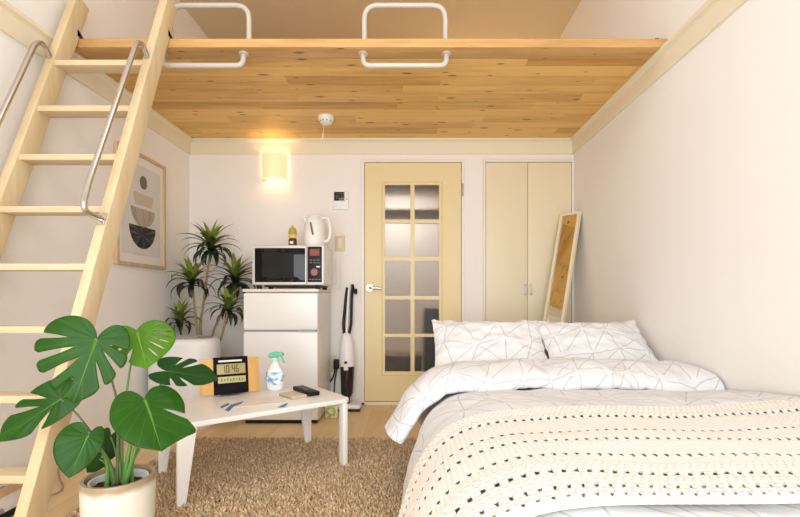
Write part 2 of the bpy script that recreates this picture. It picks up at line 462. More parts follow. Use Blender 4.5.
# closet
KX0, KX1 = 0.604, 1.284
clo = thing('door_2', 'pale cream double closet doors to the right of the glazed door', 'closet doors', ((KX0+KX1)/2, YB, 0)); clo['kind'] = 'structure'
mid = (527-CX)/125
for a, b, s in ((KX0, mid-0.0015, 1), (mid+0.0015, KX1, -1)):
    dl = MB().bb(a, b, YB-0.02, YB-0.002, 0.05, 1.936).build('closet_door', M['closet'], clo, bevel=0.002)
    hx = (mid-0.02 if s == 1 else mid+0.024)
    MB().tube(bend([(hx, YB-0.02, 0.885), (hx, YB-0.045, 0.885), (hx, YB-0.045, 0.965), (hx, YB-0.02, 0.965)], 0.012), 0.005, 8).build('handle', M['silver'], dl)
kf = MB(); kf.bb(KX0-0.022, KX0-0.003, YB-0.026, YB, 0, 1.965); kf.bb(KX1+0.003, XR-0.001, YB-0.026, YB, 0, 1.965); kf.bb(KX0-0.003, KX1+0.003, YB-0.026, YB, 1.94, 1.965)
kf.bb(KX0-0.003, KX1+0.003, YB-0.018, YB, 0, 0.048)
kf.build('closet_frame', M['casing'], clo, bevel=0.002)

# things in the hall seen blurred through the panes
hb = thing('hall_cabinet', 'dark tall cabinet seen blurred through the lower right door panes', 'cabinet', (0.36, 4.0, 0))
MB().bb(0.12, 0.60, 3.82, 4.3, 0.0, 0.74).build('cabinet_body', M['black'], hb, bevel=0.02)
MB().bb(0.12, 0.60, 3.815, 4.3, 0.75, 0.77).build('cabinet_lid', M['grey'], hb, bevel=0.008)
hc = thing('hall_box', 'brown low box seen blurred through the bottom left door panes', 'box', (-0.12, 4.1, 0))
MB().bb(-0.34, 0.10, 3.9, 4.3, 0.0, 0.33).build('box_body', mat('box_brown', (0.16, 0.09, 0.05), 0.6), hc, bevel=0.01)
MB().bb(-0.345, 0.105, 3.895, 4.305, 0.335, 0.36).build('box_lid', mat('box_tan', (0.30, 0.19, 0.10), 0.6), hc, bevel=0.006)
hs = thing('hall_shelf', 'brown wall shelf seen blurred through the top door panes', 'shelf', (0, 4.3, 1.7))
MB().bb(-0.84, 0.61, 4.05, 4.4, 1.86, 2.0).build('cupboard', mat('cupboard_brown', (0.30, 0.23, 0.14), 0.5), hs, bevel=0.006)
MB().bb(-0.84, 0.61, 4.05, 4.4, 1.60, 1.66).build('board', bpy.data.materials['cupboard_brown'], hs, bevel=0.004)
# ------------------------------------------------------------------ wall fittings
def lampm(name, col, strength, emis):
    m = mat(name, col, 0.5); b = bsdf(m)
    b.inputs['Emission Color'].default_value = (*emis, 1); b.inputs['Emission Strength'].default_value = strength
    return m
sc = thing('wall_lamp', 'lit half-round cream wall lamp above the microwave', 'lamp', (-1.076, YB, 1.893))
prof = [(-1.076+0.1*math.cos(a), YB-0.012-0.105*math.sin(a)) for a in np.linspace(0, PI, 25)]
sh = MB()
outer = [[Vector((x, y, z)) for x, y in prof] for z in (1.795, 1.80, 1.985, 1.993)]
inner = [[Vector((-1.076+(x+1.076)*0.95, YB-0.012+(y-YB+0.012)*0.95, z)) for x, y in prof] for z in (1.993, 1.795)]
rg = outer+inner+[outer[0]]
sh.loft(rg, False, False)
sh.build('lamp_shade', lampm('lamp_shade_glow', (0.85, 0.72, 0.48), 0.5, (1.0, 0.74, 0.36)), sc)
MB().bb(-1.07, -1.02, YB-0.01, YB-0.001, 1.86, 1.93).build('back_plate', M['white'], sc, bevel=0.004)
MB().bb(-1.17, -1.15, YB-0.03, YB-0.001, 1.80, 1.82).build('clip', M['chrome'], sc, bevel=0.003)
MB().sphere((-1.076, YB-0.05, 1.875), 0.028).build('bulb', lampm('bulb_glow', (1, 0.9, 0.7), 7.0, (1.0, 0.82, 0.5)), sc)

th = thing('intercom_panel', 'white remote panel with a small black screen on the back wall', 'control panel', (-0.552, YB, 1.638))
MB().bb(-0.616, -0.488, YB-0.018, YB-0.001, 1.562, 1.714).build('panel_body', M['white'], th, bevel=0.006)
MB().bb(-0.604, -0.522, YB-0.0205, YB-0.0175, 1.632, 1.702).build('screen', M['blackgloss'], th, bevel=0.001)
dg = MB()
for i, x in enumerate((-0.592, -0.575, -0.553, -0.536)):
    for z in (1.648, 1.668, 1.688): dg.bb(x, x+0.010, YB-0.0215, YB-0.020, z, z+0.003)
    dg.bb(x+0.010, x+0.012, YB-0.0215, YB-0.020, 1.648, 1.69)
dg.build('digits', mat('lcd_grey', (0.25, 0.25, 0.26), 0.4), th)
for x in (-0.60, -0.565, -0.53): MB().bb(x, x+0.025, YB-0.021, YB-0.017, 1.585, 1.60).build('button', M['offwhite'], th, bevel=0.002)
MB().bb(-0.508, -0.498, YB-0.021, YB-0.017, 1.64, 1.65).build('button', M['grey'], th, bevel=0.002)

sw = thing('light_switch', 'beige light switch plate below the white control panel', 'switch', (-0.56, YB, 1.294))
MB().bb(-0.602, -0.52, YB-0.009, YB-0.001, 1.232, 1.356).build('switch_plate', M['beige'], sw, bevel=0.004)
MB().bb(-0.580, -0.542, YB-0.014, YB-0.008, 1.255, 1.333).build('rocker', M['trim'], sw, bevel=0.003)

sd = thing('smoke_detector', 'round white smoke detector with a pull cord under the loft', 'smoke detector', (-0.588, 3.15, ZL-0.055))
c = (-0.588, 3.15, ZL)
MB().lathe([(0.055, 0), (0.058, -0.012), (0.054, -0.026), (0.046, -0.033)], c).build('detector_base', M['white'], sd)
MB().lathe([(0.044, -0.033), (0.042, -0.043), (0.03, -0.052), (0.012, -0.055)], c).build('detector_cap', M['offwhite'], sd)
vt = MB()
for k in range(10):
    a = k*PI/5; vt.box((c[0]+0.044*math.cos(a), c[1]+0.044*math.sin(a), ZL-0.038), (0.006, 0.012, 0.006), Matrix.Rotation(a, 3, 'Z'))
vt.build('vent', M['grey'], sd)
MB().tube([(c[0]-0.012, c[1]-0.02, ZL-0.04), (c[0]-0.012, c[1]-0.022, ZL-0.10), (c[0]-0.016, c[1]-0.022, ZL-0.125)], [0.0012, 0.0012, 0.0012], 6).build('pull_cord', M['white'], sd)
MB().tube([(c[0]-0.016, c[1]-0.022, ZL-0.125), (c[0]-0.022, c[1]-0.022, ZL-0.165)], [0.004, 0.006], 8).build('cord_pull', M['white'], sd)

def guard_rail(x0, x1, label):
    t = thing('guard_rail', label, 'guard rail', ((x0+x1)/2, YLOFT+0.06, ZL), group='guard rails on the loft edge')
    yu = YLOFT+0.128
    MB().tube(bend([(x0, yu, ZL+0.05), (x0, yu, 2.42), (x1, yu, 2.42), (x1, yu, ZL+0.05)], 0.075, 8), 0.0135, 12).build('upper_bar', M['tube'], t)
    yl = YLOFT+0.055
    MB().tube(bend([(x0, yl, ZL-0.002), (x0+0.004, yl-0.01, ZL-0.07), (x1-0.004, yl-0.01, ZL-0.07), (x1, yl, ZL-0.002)], 0.062, 8), 0.0135, 12).build('lower_bar', M['tube'], t)
    for x in (x0, x1): MB().tube([(x, yl, ZL-0.0005), (x, yl, ZL-0.009)], 0.025, 16).build('flange', M['tube'], t)
guard_rail((363-CX)*2.335/F, (446.5-CX)*2.335/F, 'cream bent-tube guard rail at the middle of the loft edge')
guard_rail((163-CX)*2.335/F, (244-CX)*2.335/F, 'cream bent-tube guard rail on the loft edge next to the ladder')

# framed print on the left wall
fr = thing('framed_print', 'oak framed abstract print of stacked bowls on the left wall', 'picture', (XL, 2.94, 1.06))
Y0, Y1, Z0, Z1 = 2.673, 3.207, 1.06, 1.79
b = MB(); w_ = 0.02
b.bb(XL+0.002, XL+0.026, Y0, Y1, Z0, Z0+w_); b.bb(XL+0.002, XL+0.026, Y0, Y1, Z1-w_, Z1)
b.bb(XL+0.002, XL+0.026, Y0, Y0+w_, Z0+w_, Z1-w_); b.bb(XL+0.002, XL+0.026, Y1-w_, Y1, Z0+w_, Z1-w_)
b.build('picture_frame', M['oak'], fr)
MB().bb(XL+0.003, XL+0.014, Y0+w_, Y1-w_, Z0+w_, Z1-w_).build('mount', mat('mount_white', (0.80, 0.77, 0.74), 0.7), fr)
MB().bb(XL+0.0135, XL+0.016, Y0+0.06, Y1-0.06, Z0+0.075, Z1-0.075).build('print_paper', mat('print_grey', (0.66, 0.645, 0.63), 0.7), fr)
def disc(yc, zc, rx, rz, a0, a1, cut=1.0):
    pts = [(yc+rx*math.cos(a), zc+rz*max(-cut, math.sin(a))) for a in np.linspace(a0, a1, 40)]
    return MB().prism(pts, 0.0012, lambda a, b_, d: Vector((XL+0.0158+d, a, b_)))
def streak(name, c1, c2, zc, yc, k, lo, hi):
    m = mat(name, c1, 0.75); nt = m.node_tree; co = objco(nt)
    v = vmath(nt, 'SUBTRACT', co, (0, yc-2.94, zc-1.06)); sx = nd(nt, 'ShaderNodeSeparateXYZ'); nt.links.new(v, sx.inputs[0])
    ang = mathn(nt, 'ARCTAN2', sx.outputs[1], sx.outputs[2])
    cb = nd(nt, 'ShaderNodeCombineXYZ'); nt.links.new(mathn(nt, 'MULTIPLY', ang, k), cb.inputs[0])
    nt.links.new(mathn(nt, 'MULTIPLY', vmath(nt, 'LENGTH', v), 6), cb.inputs[1])
    nt.links.new(ramp(nt, noisen(nt, cb.outputs[0], 1.0, 4), [(lo, c1), (hi, c2)]), bsdf(m).inputs['Base Color']); return m
disc(2.951, 1.612, 0.040, 0.044, 0, 2*PI).build('printed_oval', mat('print_taupe_grey', (0.17, 0.145, 0.125), 0.75), fr)
disc(2.953, 1.535, 0.108, 0.125, PI, 2*PI, 0.62).build('printed_bowl', mat('print_sand', (0.54, 0.47, 0.41), 0.75), fr, label='sand coloured printed bowl')
disc(2.948, 1.438, 0.132, 0.122, PI, 2*PI).build('printed_bowl', streak('print_taupe', (0.22, 0.18, 0.15), (0.42, 0.36, 0.30), 1.31, 2.95, 3, 0.3, 0.5), fr, label='taupe printed bowl')
disc(2.944, 1.322, 0.145, 0.145, PI, 2*PI).build('printed_bowl', streak('print_black', (0.018, 0.016, 0.015), (0.20, 0.18, 0.16), 1.27, 2.944, 4, 0.5, 0.8), fr, label='black streaked printed bowl')
MB().bb(XL+0.0158, XL+0.017, 2.86, 2.99, 1.137, 1.141).build('caption', mat('print_line', (0.5, 0.48, 0.46), 0.8), fr)

# ------------------------------------------------------------------ ladder
lad = thing('loft_ladder', 'pale pine loft ladder with chrome handrails leaning at the left wall', 'ladder', (-1.466, 1.37, 0))
sl = 0.379
def yf(z): return 1.426+sl*(z-0.159)
ax = Vector((0, sl, 1)).normalized(); nrm = Vector((0, 1, -sl)).normalized()
L0, L1 = 0.0, 2.42
SX = ((-1.716, -1.676), (-1.258, -1.218))
for x0, x1 in SX:
    dp = 0.088
    z_top = 2.395
    a = Vector((0, yf(0), 0)); t = Vector((0, yf(z_top), z_top))
    back0 = Vector((0, yf(0)+dp*math.sqrt(1+sl*sl), 0))
    tb = t+nrm*dp
    pr = [a, back0, tb, t]
    mb = MB(); vs = [Vector((x0, q.y, q.z)) for q in pr]+[Vector((x1, q.y, q.z)) for q in pr]
    mb.add(vs, [(0, 1, 2, 3), (7, 6, 5, 4), (0, 4, 5, 1), (1, 5, 6, 2), (2, 6, 7, 3), (3, 7, 4, 0)])
    mb.build('stile', M['pine'], lad, bevel=0.004)
    hk = MB(); yb_ = YLOFT
    hk.bb(x1-0.03, x1-0.004, YLOFT-0.012, YLOFT+0.05, ZL+0.045, ZL+0.051)
    hk.add([(x1-0.004, YLOFT-0.012, ZL+0.051), (x1-0.004, YLOFT+0.05, ZL+0.051), (x1-0.004, YLOFT-0.012, ZL+0.088), (x1, YLOFT-0.012, ZL+0.051), (x1, YLOFT+0.05, ZL+0.051), (x1, YLOFT-0.012, ZL+0.088)],
           [(0, 1, 2), (5, 4, 3), (0, 3, 4, 1), (1, 4, 5, 2), (2, 5, 3, 0)])
    hk.build('hook', M['dark'], lad)
for z in (1.979, 1.722, 1.473, 1.23, 0.988, 0.749, 0.512, 0.27):
    y = yf(z)+0.006
    MB().bb(SX[0][1]-0.003, SX[1][0]+0.003, y, y+0.082, z-0.026, z).build('rung', M['pinex'], lad, bevel=0.003)
for x0, x1 in SX:
    xc = (x0+x1)/2
    pts = bend([(xc, 2.125, 1.985), (xc, 2.075, 2.035), (xc, 2.035, 2.005), (xc, 1.73, 1.288), (xc, 1.70, 1.185), (xc, 1.80, 1.172)], 0.04, 6)
    hr = MB().tube(pts, 0.0115, 12).build('handrail', M['chrome'], lad)
    for y, z in ((2.124, 1.985), (1.807, 1.172)):
        MB().box((xc, y, z), (0.034, 0.006, 0.055), Matrix.Rotation(-math.atan(sl), 3, 'X')).build('mount_plate', M['chrome'], hr, bevel=0.002)

# ------------------------------------------------------------------ fridge and what stands on it
fx0, fx1, fy0, fy1, ft = -1.136, -0.626, 3.06, 3.56, 0.902
fg = thing('refrigerator', 'white two-door refrigerator standing against the back wall', 'refrigerator', ((fx0+fx1)/2, 3.3, 0))
MB().bb(fx0+0.003, fx1-0.003, fy0+0.045, fy1, 0.014, ft-0.004).build('cabinet', M['fridge'], fg, bevel=0.006)
MB().bb(fx0, fx1, fy0, fy0+0.041, 0.637, ft-0.01).build('freezer_door', M['fridge'], fg, bevel=0.012)
MB().bb(fx0, fx1, fy0, fy0+0.041, 0.024, 0.627).build('fridge_door', M['fridge'], fg, bevel=0.012)
MB().bb(fx0+0.012, fx1-0.012, fy0+0.02, fy0+0.06, 0.6265, 0.6375).build('gasket', M['grey'], fg)
MB().bb(fx1-0.14, fx1-0.02, fy0-0.004, fy0+0.01, 0.629, 0.635).build('grip', M['silver'], fg)
MB().bb(fx0+0.012, fx1-0.012, fy0+0.012, fy0+0.08, 0.003, 0.03).build('kick_plate', M['black'], fg)
MB().bb(fx0-0.003, fx1+0.003, fy0-0.004, fy1, ft-0.004, 0.918).build('top_board', mat('top_board_cream', (0.80, 0.73, 0.62), 0.35), fg, bevel=0.004)
for x in (fx0+0.05, fx1-0.05):
    for y in (fy0+0.1, fy1-0.05): MB().lathe([(0.018, 0), (0.018, 0.016)], (x, y, 0), 12).build('foot', M['black'], fg)

mx0, mx1, my0, my1, mz0, mz1 = -1.089, -0.5925, 3.10, 3.43, 0.946, 1.223
mw = thing('microwave', 'white microwave oven with black glass door on the refrigerator', 'microwave', ((mx0+mx1)/2, 3.26, 0.918))
MB().bb(mx0, mx1, my0+0.018, my1, mz0, mz1).build('housing', M['silver'] if 0 else M['fridge'], mw, bevel=0.008)
MB().bb(mx0, -0.713, my0, my0+0.017, mz0+0.002, mz1-0.002).build('oven_door', mat('door_silver', (0.66, 0.64, 0.61), 0.35, 0.2), mw, bevel=0.006)
MB().bb(mx0+0.02, -0.722, my0-0.003, my0+0.004, mz0+0.02, mz1-0.022).build('door_window', M['blackgloss'], mw, bevel=0.0025)
MB().bb(mx0+0.07, -0.80, my0-0.0045, my0-0.003, mz0+0.055, mz1-0.055).build('mesh_screen', mat('dark_mesh', (0.010, 0.009, 0.008), 0.2, spec=0.25), mw)
cp = MB().bb(-0.711, mx1, my0, my0+0.017, mz0+0.002, mz1-0.002).build('control_panel', mat('panel_silver', (0.72, 0.70, 0.67), 0.35), mw, bevel=0.004)
MB().bb(-0.706, -0.607, my0-0.003, my0+0.003, mz0+0.02, mz1-0.012).build('panel_face', M['black'], cp, bevel=0.002)
MB().bb(-0.690, -0.624, my0-0.0045, my0-0.002, mz1-0.075, mz1-0.03).build('display', lampm('display_orange', (0.22, 0.045, 0.02), 0.06, (1.0, 0.18, 0.06)), cp)
MB().tube([(-0.656, my0-0.003, mz0+0.088), (-0.656, my0-0.022, mz0+0.088)], [0.028, 0.024], 24).build('dial', mat('dial_rose', (0.30, 0.10, 0.11), 0.35), cp, angle=50)
MB().bb(-0.645, -0.62, my0-0.006, my0-0.002, mz0+0.121, mz0+0.131).build('button', M['white'], cp, bevel=0.0015)
for i in range(3):
    for j in range(2):
        x = -0.694+i*0.026; z = (mz0+0.150, mz0+0.168)[j]
        MB().bb(x, x+0.019, my0-0.005, my0-0.002, z, z+0.008).build('button', mat('button_grey', (0.14, 0.13, 0.13), 0.5), cp, bevel=0.001)
for i in range(4): MB().bb(-0.696+i*0.022, -0.681+i*0.022, my0-0.005, my0-0.002, mz0+0.035, mz0+0.043).build('button', bpy.data.materials['button_grey'], cp)
for x in (mx0+0.04, mx1-0.05):
    for y in (my0+0.04, my1-0.04): MB().lathe([(0.016, 0), (0.016, 0.029)], (x, y, 0.918), 12).build('foot', M['black'], mw)
MB().bb(mx0+0.075, mx1-0.03, my0+0.03, my1-0.03, mz0-0.012, mz0+0.001).build('base_plate', M['black'], mw)
sv = MB()
for i in range(5): sv.bb(mx1-0.0005, mx1+0.0015, my0+0.1+i*0.02, my0+0.11+i*0.02, mz0+0.08, mz0+0.17)
sv.build('side_vent', M['silver'], mw)
MB().tube(bend([(mx1-0.005, my1-0.02, mz0+0.21), (mx1+0.035, my1+0.03, mz0+0.20), (mx1+0.045, my1+0.04, 0.955), (mx1+0.02, my1+0.06, 0.925)], 0.05), 0.004, 8).build('power_cord', M['white'], mw)

kt = thing('electric_kettle', 'white electric kettle standing on the microwave', 'kettle', (-0.70, 3.29, mz1))
kp = [(0.071, 0.012), (0.077, 0.022), (0.079, 0.07), (0.075, 0.13), (0.066, 0.19), (0.058, 0.215), (0.05, 0.222)]
MB().lathe(kp, (-0.70, 3.29, mz1), 36).build('kettle_body', M['offwhite'], kt)
MB().lathe([(0.076, 0), (0.08, 0.004), (0.078, 0.012)], (-0.70, 3.29, mz1), 36).build('power_base', M['white'], kt)
MB().lathe([(0.052, 0.221), (0.05, 0.232), (0.03, 0.24), (0.008, 0.243)], (-0.70, 3.29, mz1), 30).build('lid', M['offwhite'], kt)
MB().tube(bend([(-0.645, 3.285, mz1+0.215), (-0.595, 3.275, mz1+0.222), (-0.575, 3.27, mz1+0.12), (-0.592, 3.275, mz1+0.05), (-0.63, 3.285, mz1+0.045)], 0.04), 0.012, 10).build('handle', M['offwhite'], kt)
MB().add([(-0.772+q*0.0, 3.26, 0) for q in ()], []).tube([(-0.745, 3.275, mz1+0.19), (-0.772, 3.262, mz1+0.212)], [0.028, 0.014], 12).build('spout', M['offwhite'], kt)
MB().tube([(-0.712, 3.2222, mz1+0.175), (-0.70, 3.2143, mz1+0.12), (-0.692, 3.2125, mz1+0.085)], [0.007, 0.008, 0.007], 10).build('water_gauge', mat('gauge_grey', (0.16, 0.15, 0.14), 0.3), kt)

bt = thing('condiment_bottle', 'small brown bottle with a yellow cap beside the white kettle', 'bottle', (-0.85, 3.26, mz1))
MB().lathe([(0.026, 0), (0.030, 0.004), (0.030, 0.05), (0.024, 0.066)], (-0.85, 3.26, mz1), 24).build('bottle_body', mat('brown_glass', (0.10, 0.03, 0.015), 0.25), bt)
MB().lathe([(0.0246, 0.065), (0.030, 0.072), (0.028, 0.092), (0.022, 0.097)], (-0.85, 3.26, mz1), 24).build('collar', mat('pale_yellow', (0.72, 0.55, 0.20), 0.4), bt)
MB().lathe([(0.030, 0.096), (0.028, 0.12), (0.021, 0.14), (0.008, 0.146), (0.006, 0.16)], (-0.85, 3.26, mz1), 24).build('cap', mat('mustard_cap', (0.50, 0.36, 0.05), 0.4), bt)
MB().bb(-0.862, -0.838, 3.2275, 3.231, mz1+0.024, mz1+0.042).build('paper_label', M['offwhite'], bt)

# ------------------------------------------------------------------ white bin and the tall plant behind it
wx0, wx1, wy0, wy1 = -1.735, -1.30, 2.88, 3.20
bn = thing('storage_bin', 'white rounded bin with a dark grey lid slot in the left corner', 'bin', ((wx0+wx1)/2, 3.04, 0))
def rrect(x0, x1, y0, y1, r, z, n=8):
    out = []
    for cx, cy, a in ((x1-r, y1-r, 0), (x0+r, y1-r, PI/2), (x0+r, y0+r, PI), (x1-r, y0+r, 1.5*PI)):
        for k in range(n+1):
            t = a+PI/2*k/n; out.append(Vector((cx+r*math.cos(t), cy+r*math.sin(t), z)))
    return out
def rr(d, z): return [Vector(((wx0+wx1)/2+((wx1-wx0)/2-d)*sgnp(math.cos(a)), (wy0+wy1)/2+((wy1-wy0)/2-d)*sgnp(math.sin(a)), z)) for a in np.linspace(0, 2*PI, 49)[:-1]]
def sgnp(c): return math.copysign(abs(c)**0.72, c)
MB().loft([rr(0.02, 0.0), rr(0.012, 0.012), rr(0.0, 0.06), rr(0.0, 0.55), rr(0.006, 0.572), rr(0.018, 0.585), rr(0.03, 0.588)]).build('bin_body', M['white'], bn)
MB().loft([rr(0.045, 0.5885), rr(0.05, 0.595)]).build('lid_slot', M['grey'], bn)
ls = MB()
for i in range(7): ls.bb(wx0+0.13, wx1-0.13, wy0+0.075+i*0.025, wy0+0.083+i*0.025, 0.594, 0.599)
ls.build('slat', mat('slat_grey', (0.45, 0.43, 0.43), 0.5), bn)

dr = thing('potted_dracaena', 'tall thin-stemmed dracaena with five leaf crowns in the left corner', 'potted plant', (-1.47, 3.40, 0))
MB().lathe([(0.09, 0), (0.10, 0.01), (0.125, 0.22), (0.13, 0.235), (0.118, 0.235), (0.115, 0.2), (0.02, 0.2)], (-1.47, 3.40, 0), 32).build('pot', M['grey'], dr)
MB().lathe([(0.114, 0.2), (0.06, 0.21), (0.01, 0.212)], (-1.47, 3.40, 0), 24).build('soil', M['soil'], dr)
mst = mat('dracaena_stem', (0.36, 0.24, 0.10), 0.7)
mdl = attrcol('dracaena_leaf', 'leafcol', 0.4)
def crown(c, length, n, seed, up=1.0, dark=0.0):
    rnd = random.Random(seed); vs = []; fs = []; cols_ = []
    for i in range(n):
        k = i/(n-1)                       # 0 = young centre leaf, 1 = old outer leaf
        az = i*2.39996+rnd.uniform(-0.3, 0.3)
        el = math.radians(82-k*78*up+rnd.uniform(-8, 8))
        L = length*(0.70+0.46*math.sin(PI*min(1, k*0.8+0.15)))*rnd.uniform(0.9, 1.08)
        w = 0.0185*rnd.uniform(0.85, 1.15)*(length/0.2)**0.5
        d = Vector((math.cos(az), math.sin(az), 0)); side = Vector((-math.sin(az), math.cos(az), 0))
        p = Vector(c)+Vector((0, 0, -0.05*k)); a = el; o = len(vs); S = 9
        for s in range(S+1):
            t = s/S
            ww = w*(0.5+1.1*math.sin(PI*min(1, 0.2+t*0.55)))*(1-t**3)*0.65
            nn = Vector((-d.x*math.sin(a), -d.y*math.sin(a), math.cos(a)))
            vs += [p+side*ww+nn*ww*0.25, p-nn*0.0008, p-side*ww+nn*ww*0.25]
            p = p+(d*math.cos(a)+Vector((0, 0, 1))*math.sin(a))*(L/S)
            p.x = max(p.x, XL+0.035); p.x = min(p.x, -1.15); p.y = min(p.y, YB-0.012)
            a -= (0.06+0.24*k*t+0.16*k)*rnd.uniform(0.8, 1.2)
        for s in range(S):
            for q in (0, 1): fs.append((o+s*3+q, o+s*3+q+1, o+s*3+q+4, o+s*3+q+3))
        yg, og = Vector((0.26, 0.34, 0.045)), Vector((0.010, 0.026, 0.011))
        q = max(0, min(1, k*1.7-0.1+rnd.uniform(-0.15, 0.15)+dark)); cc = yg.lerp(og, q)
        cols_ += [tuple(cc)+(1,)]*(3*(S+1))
    off = ORG[dr.name]
    me = bpy.data.meshes.new('leaf_crown'); me.from_pydata([tuple(q-off) for q in vs], [], fs)
    at = me.color_attributes.new('leafcol', 'FLOAT_COLOR', 'POINT'); at.data.foreach_set('color', np.array(cols_, dtype=np.float32).ravel())
    me.polygons.foreach_set('use_smooth', [True]*len(me.polygons))
    return link('leaf_crown', me, mdl, dr)
base = Vector((-1.47, 3.40, 0.205))
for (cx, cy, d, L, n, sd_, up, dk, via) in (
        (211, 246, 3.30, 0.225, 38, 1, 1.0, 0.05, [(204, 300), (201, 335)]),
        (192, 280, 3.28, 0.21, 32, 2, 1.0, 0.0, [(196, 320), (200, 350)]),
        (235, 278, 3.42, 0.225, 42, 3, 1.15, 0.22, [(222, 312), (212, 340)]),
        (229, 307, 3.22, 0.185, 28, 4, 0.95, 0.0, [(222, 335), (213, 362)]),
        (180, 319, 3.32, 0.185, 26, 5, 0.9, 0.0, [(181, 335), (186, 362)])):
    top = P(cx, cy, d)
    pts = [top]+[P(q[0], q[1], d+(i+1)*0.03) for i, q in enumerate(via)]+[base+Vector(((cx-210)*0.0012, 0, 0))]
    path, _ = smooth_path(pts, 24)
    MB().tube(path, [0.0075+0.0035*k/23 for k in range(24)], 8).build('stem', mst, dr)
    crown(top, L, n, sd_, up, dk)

# ------------------------------------------------------------------ vacuum, socket, packet
vc = thing('stick_vacuum', 'white and black upright stick vacuum against the wall by the door', 'vacuum cleaner', (-0.50, 3.47, 0))
MB().bb(-0.61, -0.38, 3.39, 3.50, 0.0, 0.018).build('sole', M['black'], vc, bevel=0.004)
MB().bb(-0.615, -0.374, 3.385, 3.505, 0.018, 0.05).build('floor_head', M['white'], vc, bevel=0.012)
MB().tube([(-0.485, 3.46, 0.035), (-0.487, 3.47, 0.11)], [0.022, 0.026], 14).build('neck', M['black'], vc)
def ovl(cx, cy, rx, ry, z): return [Vector((cx+rx*math.cos(2*PI*k/24), cy+ry*math.sin(2*PI*k/24), z)) for k in range(24)]
MB().loft([ovl(-0.488, 3.47, 0.034, 0.036, 0.10), ovl(-0.487, 3.478, 0.046, 0.044, 0.13), ovl(-0.486, 3.49, 0.055, 0.05, 0.33)]).build('dust_cup', mat('smoked_black', (0.02, 0.014, 0.013), 0.2), vc)
MB().loft([ovl(-0.486, 3.49, 0.056, 0.052, 0.33), ovl(-0.488, 3.497, 0.060, 0.054, 0.40), ovl(-0.492, 3.507, 0.054, 0.05, 0.50), ovl(-0.496, 3.517, 0.036, 0.036, 0.565), ovl(-0.496, 3.52, 0.022, 0.024, 0.585)]).build('motor_body', M['white'], vc)
MB().box((-0.49, 3.445, 0.345), (0.036, 0.025, 0.085)).build('latch', M['white'], vc, bevel=0.008)
MB().box((-0.49, 3.44, 0.365), (0.024, 0.02, 0.02)).build('power_button', M['black'], vc, bevel=0.004)
MB().tube([(-0.496, 3.52, 0.58), (-0.488, 3.55, 0.84), (-0.482, 3.56, 0.97)], 0.011, 10).build('pole', M['offwhite'], vc)
MB().tube(bend([(-0.513, 3.517, 0.575), (-0.523, 3.53, 0.64), (-0.505, 3.548, 0.86), (-0.494, 3.555, 0.94)], 0.03), 0.012, 10).build('strap', M['black'], vc)
MB().tube(bend([(-0.476, 3.52, 0.575), (-0.462, 3.535, 0.66), (-0.460, 3.55, 0.86), (-0.453, 3.555, 0.95)], 0.03), 0.011, 10).build('strap', M['black'], vc)
MB().tube(bend([(-0.456, 3.555, 0.965), (-0.446, 3.55, 0.92), (-0.425, 3.55, 0.89), (-0.428, 3.55, 0.93)], 0.015), 0.011, 10).build('hook', M['black'], vc)

so = thing('wall_socket', 'beige wall socket with a black plug behind the vacuum', 'socket', (-0.63, YB, 0.33))
MB().bb(-0.665, -0.59, YB-0.009, YB-0.001, 0.27, 0.40).build('socket_plate', M['beige'], so, bevel=0.004)
MB().box((-0.585, YB-0.03, 0.335), (0.04, 0.045, 0.075)).build('plug', M['black'], so, bevel=0.006)
MB().tube(bend([(-0.59, YB-0.045, 0.31), (-0.60, YB-0.06, 0.24), (-0.67, YB-0.05, 0.14), (-0.70, YB-0.03, 0.02)], 0.06), 0.006, 8).build('cord', M['black'], so)
MB().tube(bend([(-0.575, YB-0.045, 0.31), (-0.595, YB-0.055, 0.2), (-0.60, YB-0.04, 0.1), (-0.62, YB-0.04, 0.01)], 0.05), 0.005, 8).build('cord', M['dark'], so)
MB().tube(bend([(-0.655, YB-0.02, 0.38), (-0.69, YB-0.03, 0.30), (-0.655, YB-0.05, 0.18), (-0.68, YB-0.04, 0.01)], 0.06), 0.004, 8).build('cord', M['beige'], so)
pk = MB()
pk.bb(-0.605, -0.515, 3.2, 3.23, 0.0, 0.085)
def packm():
    m = mat('packet_print', (0.8, 0.78, 0.6), 0.5); nt = m.node_tree
    nt.links.new(ramp(nt, noisen(nt, objco(nt), 30, 2), [(0.42, (0.72, 0.70, 0.55)), (0.5, (0.55, 0.55, 0.12)), (0.6, (0.30, 0.38, 0.10))]), bsdf(m).inputs['Base Color']); return m
tag(pk.build('paper_packet', packm(), bevel=0.006), 'small yellow-green packet on the floor before the vacuum head', 'packet')

# ------------------------------------------------------------------ leaning mirror
K = 1.05
mc = Vector((1.10*K, 3.24*K, 0.85+0.245*K))
nv = Vector((-0.737, -0.619, 0.273)).normalized()
uh = Vector((-nv.y, nv.x, 0)).normalized(); uh = -uh if uh.x < 0 else uh
vv = nv.cross(uh); vv = vv if vv.z > 0 else -vv
half_up = (1.515-mc.z)/vv.z; half_dn = (mc.z-0.004)/vv.z
mir = thing('leaning_mirror', 'narrow cream-framed mirror leaning in the corner beside the closet', 'mirror', tuple(mc-vv*half_dn))
def mbx(u0, u1, v0, v1, n0, n1):
    mb = MB(); vs = [mc+uh*u+vv*v+nv*n for u in (u0, u1) for v in (v0, v1) for n in (n0, n1)]
    return mb.add(vs, [(0, 1, 3, 2), (4, 6, 7, 5), (0, 4, 5, 1), (2, 3, 7, 6), (0, 2, 6, 4), (1, 5, 7, 3)])
HW = 0.085; B_ = 0.022
frm = MB()
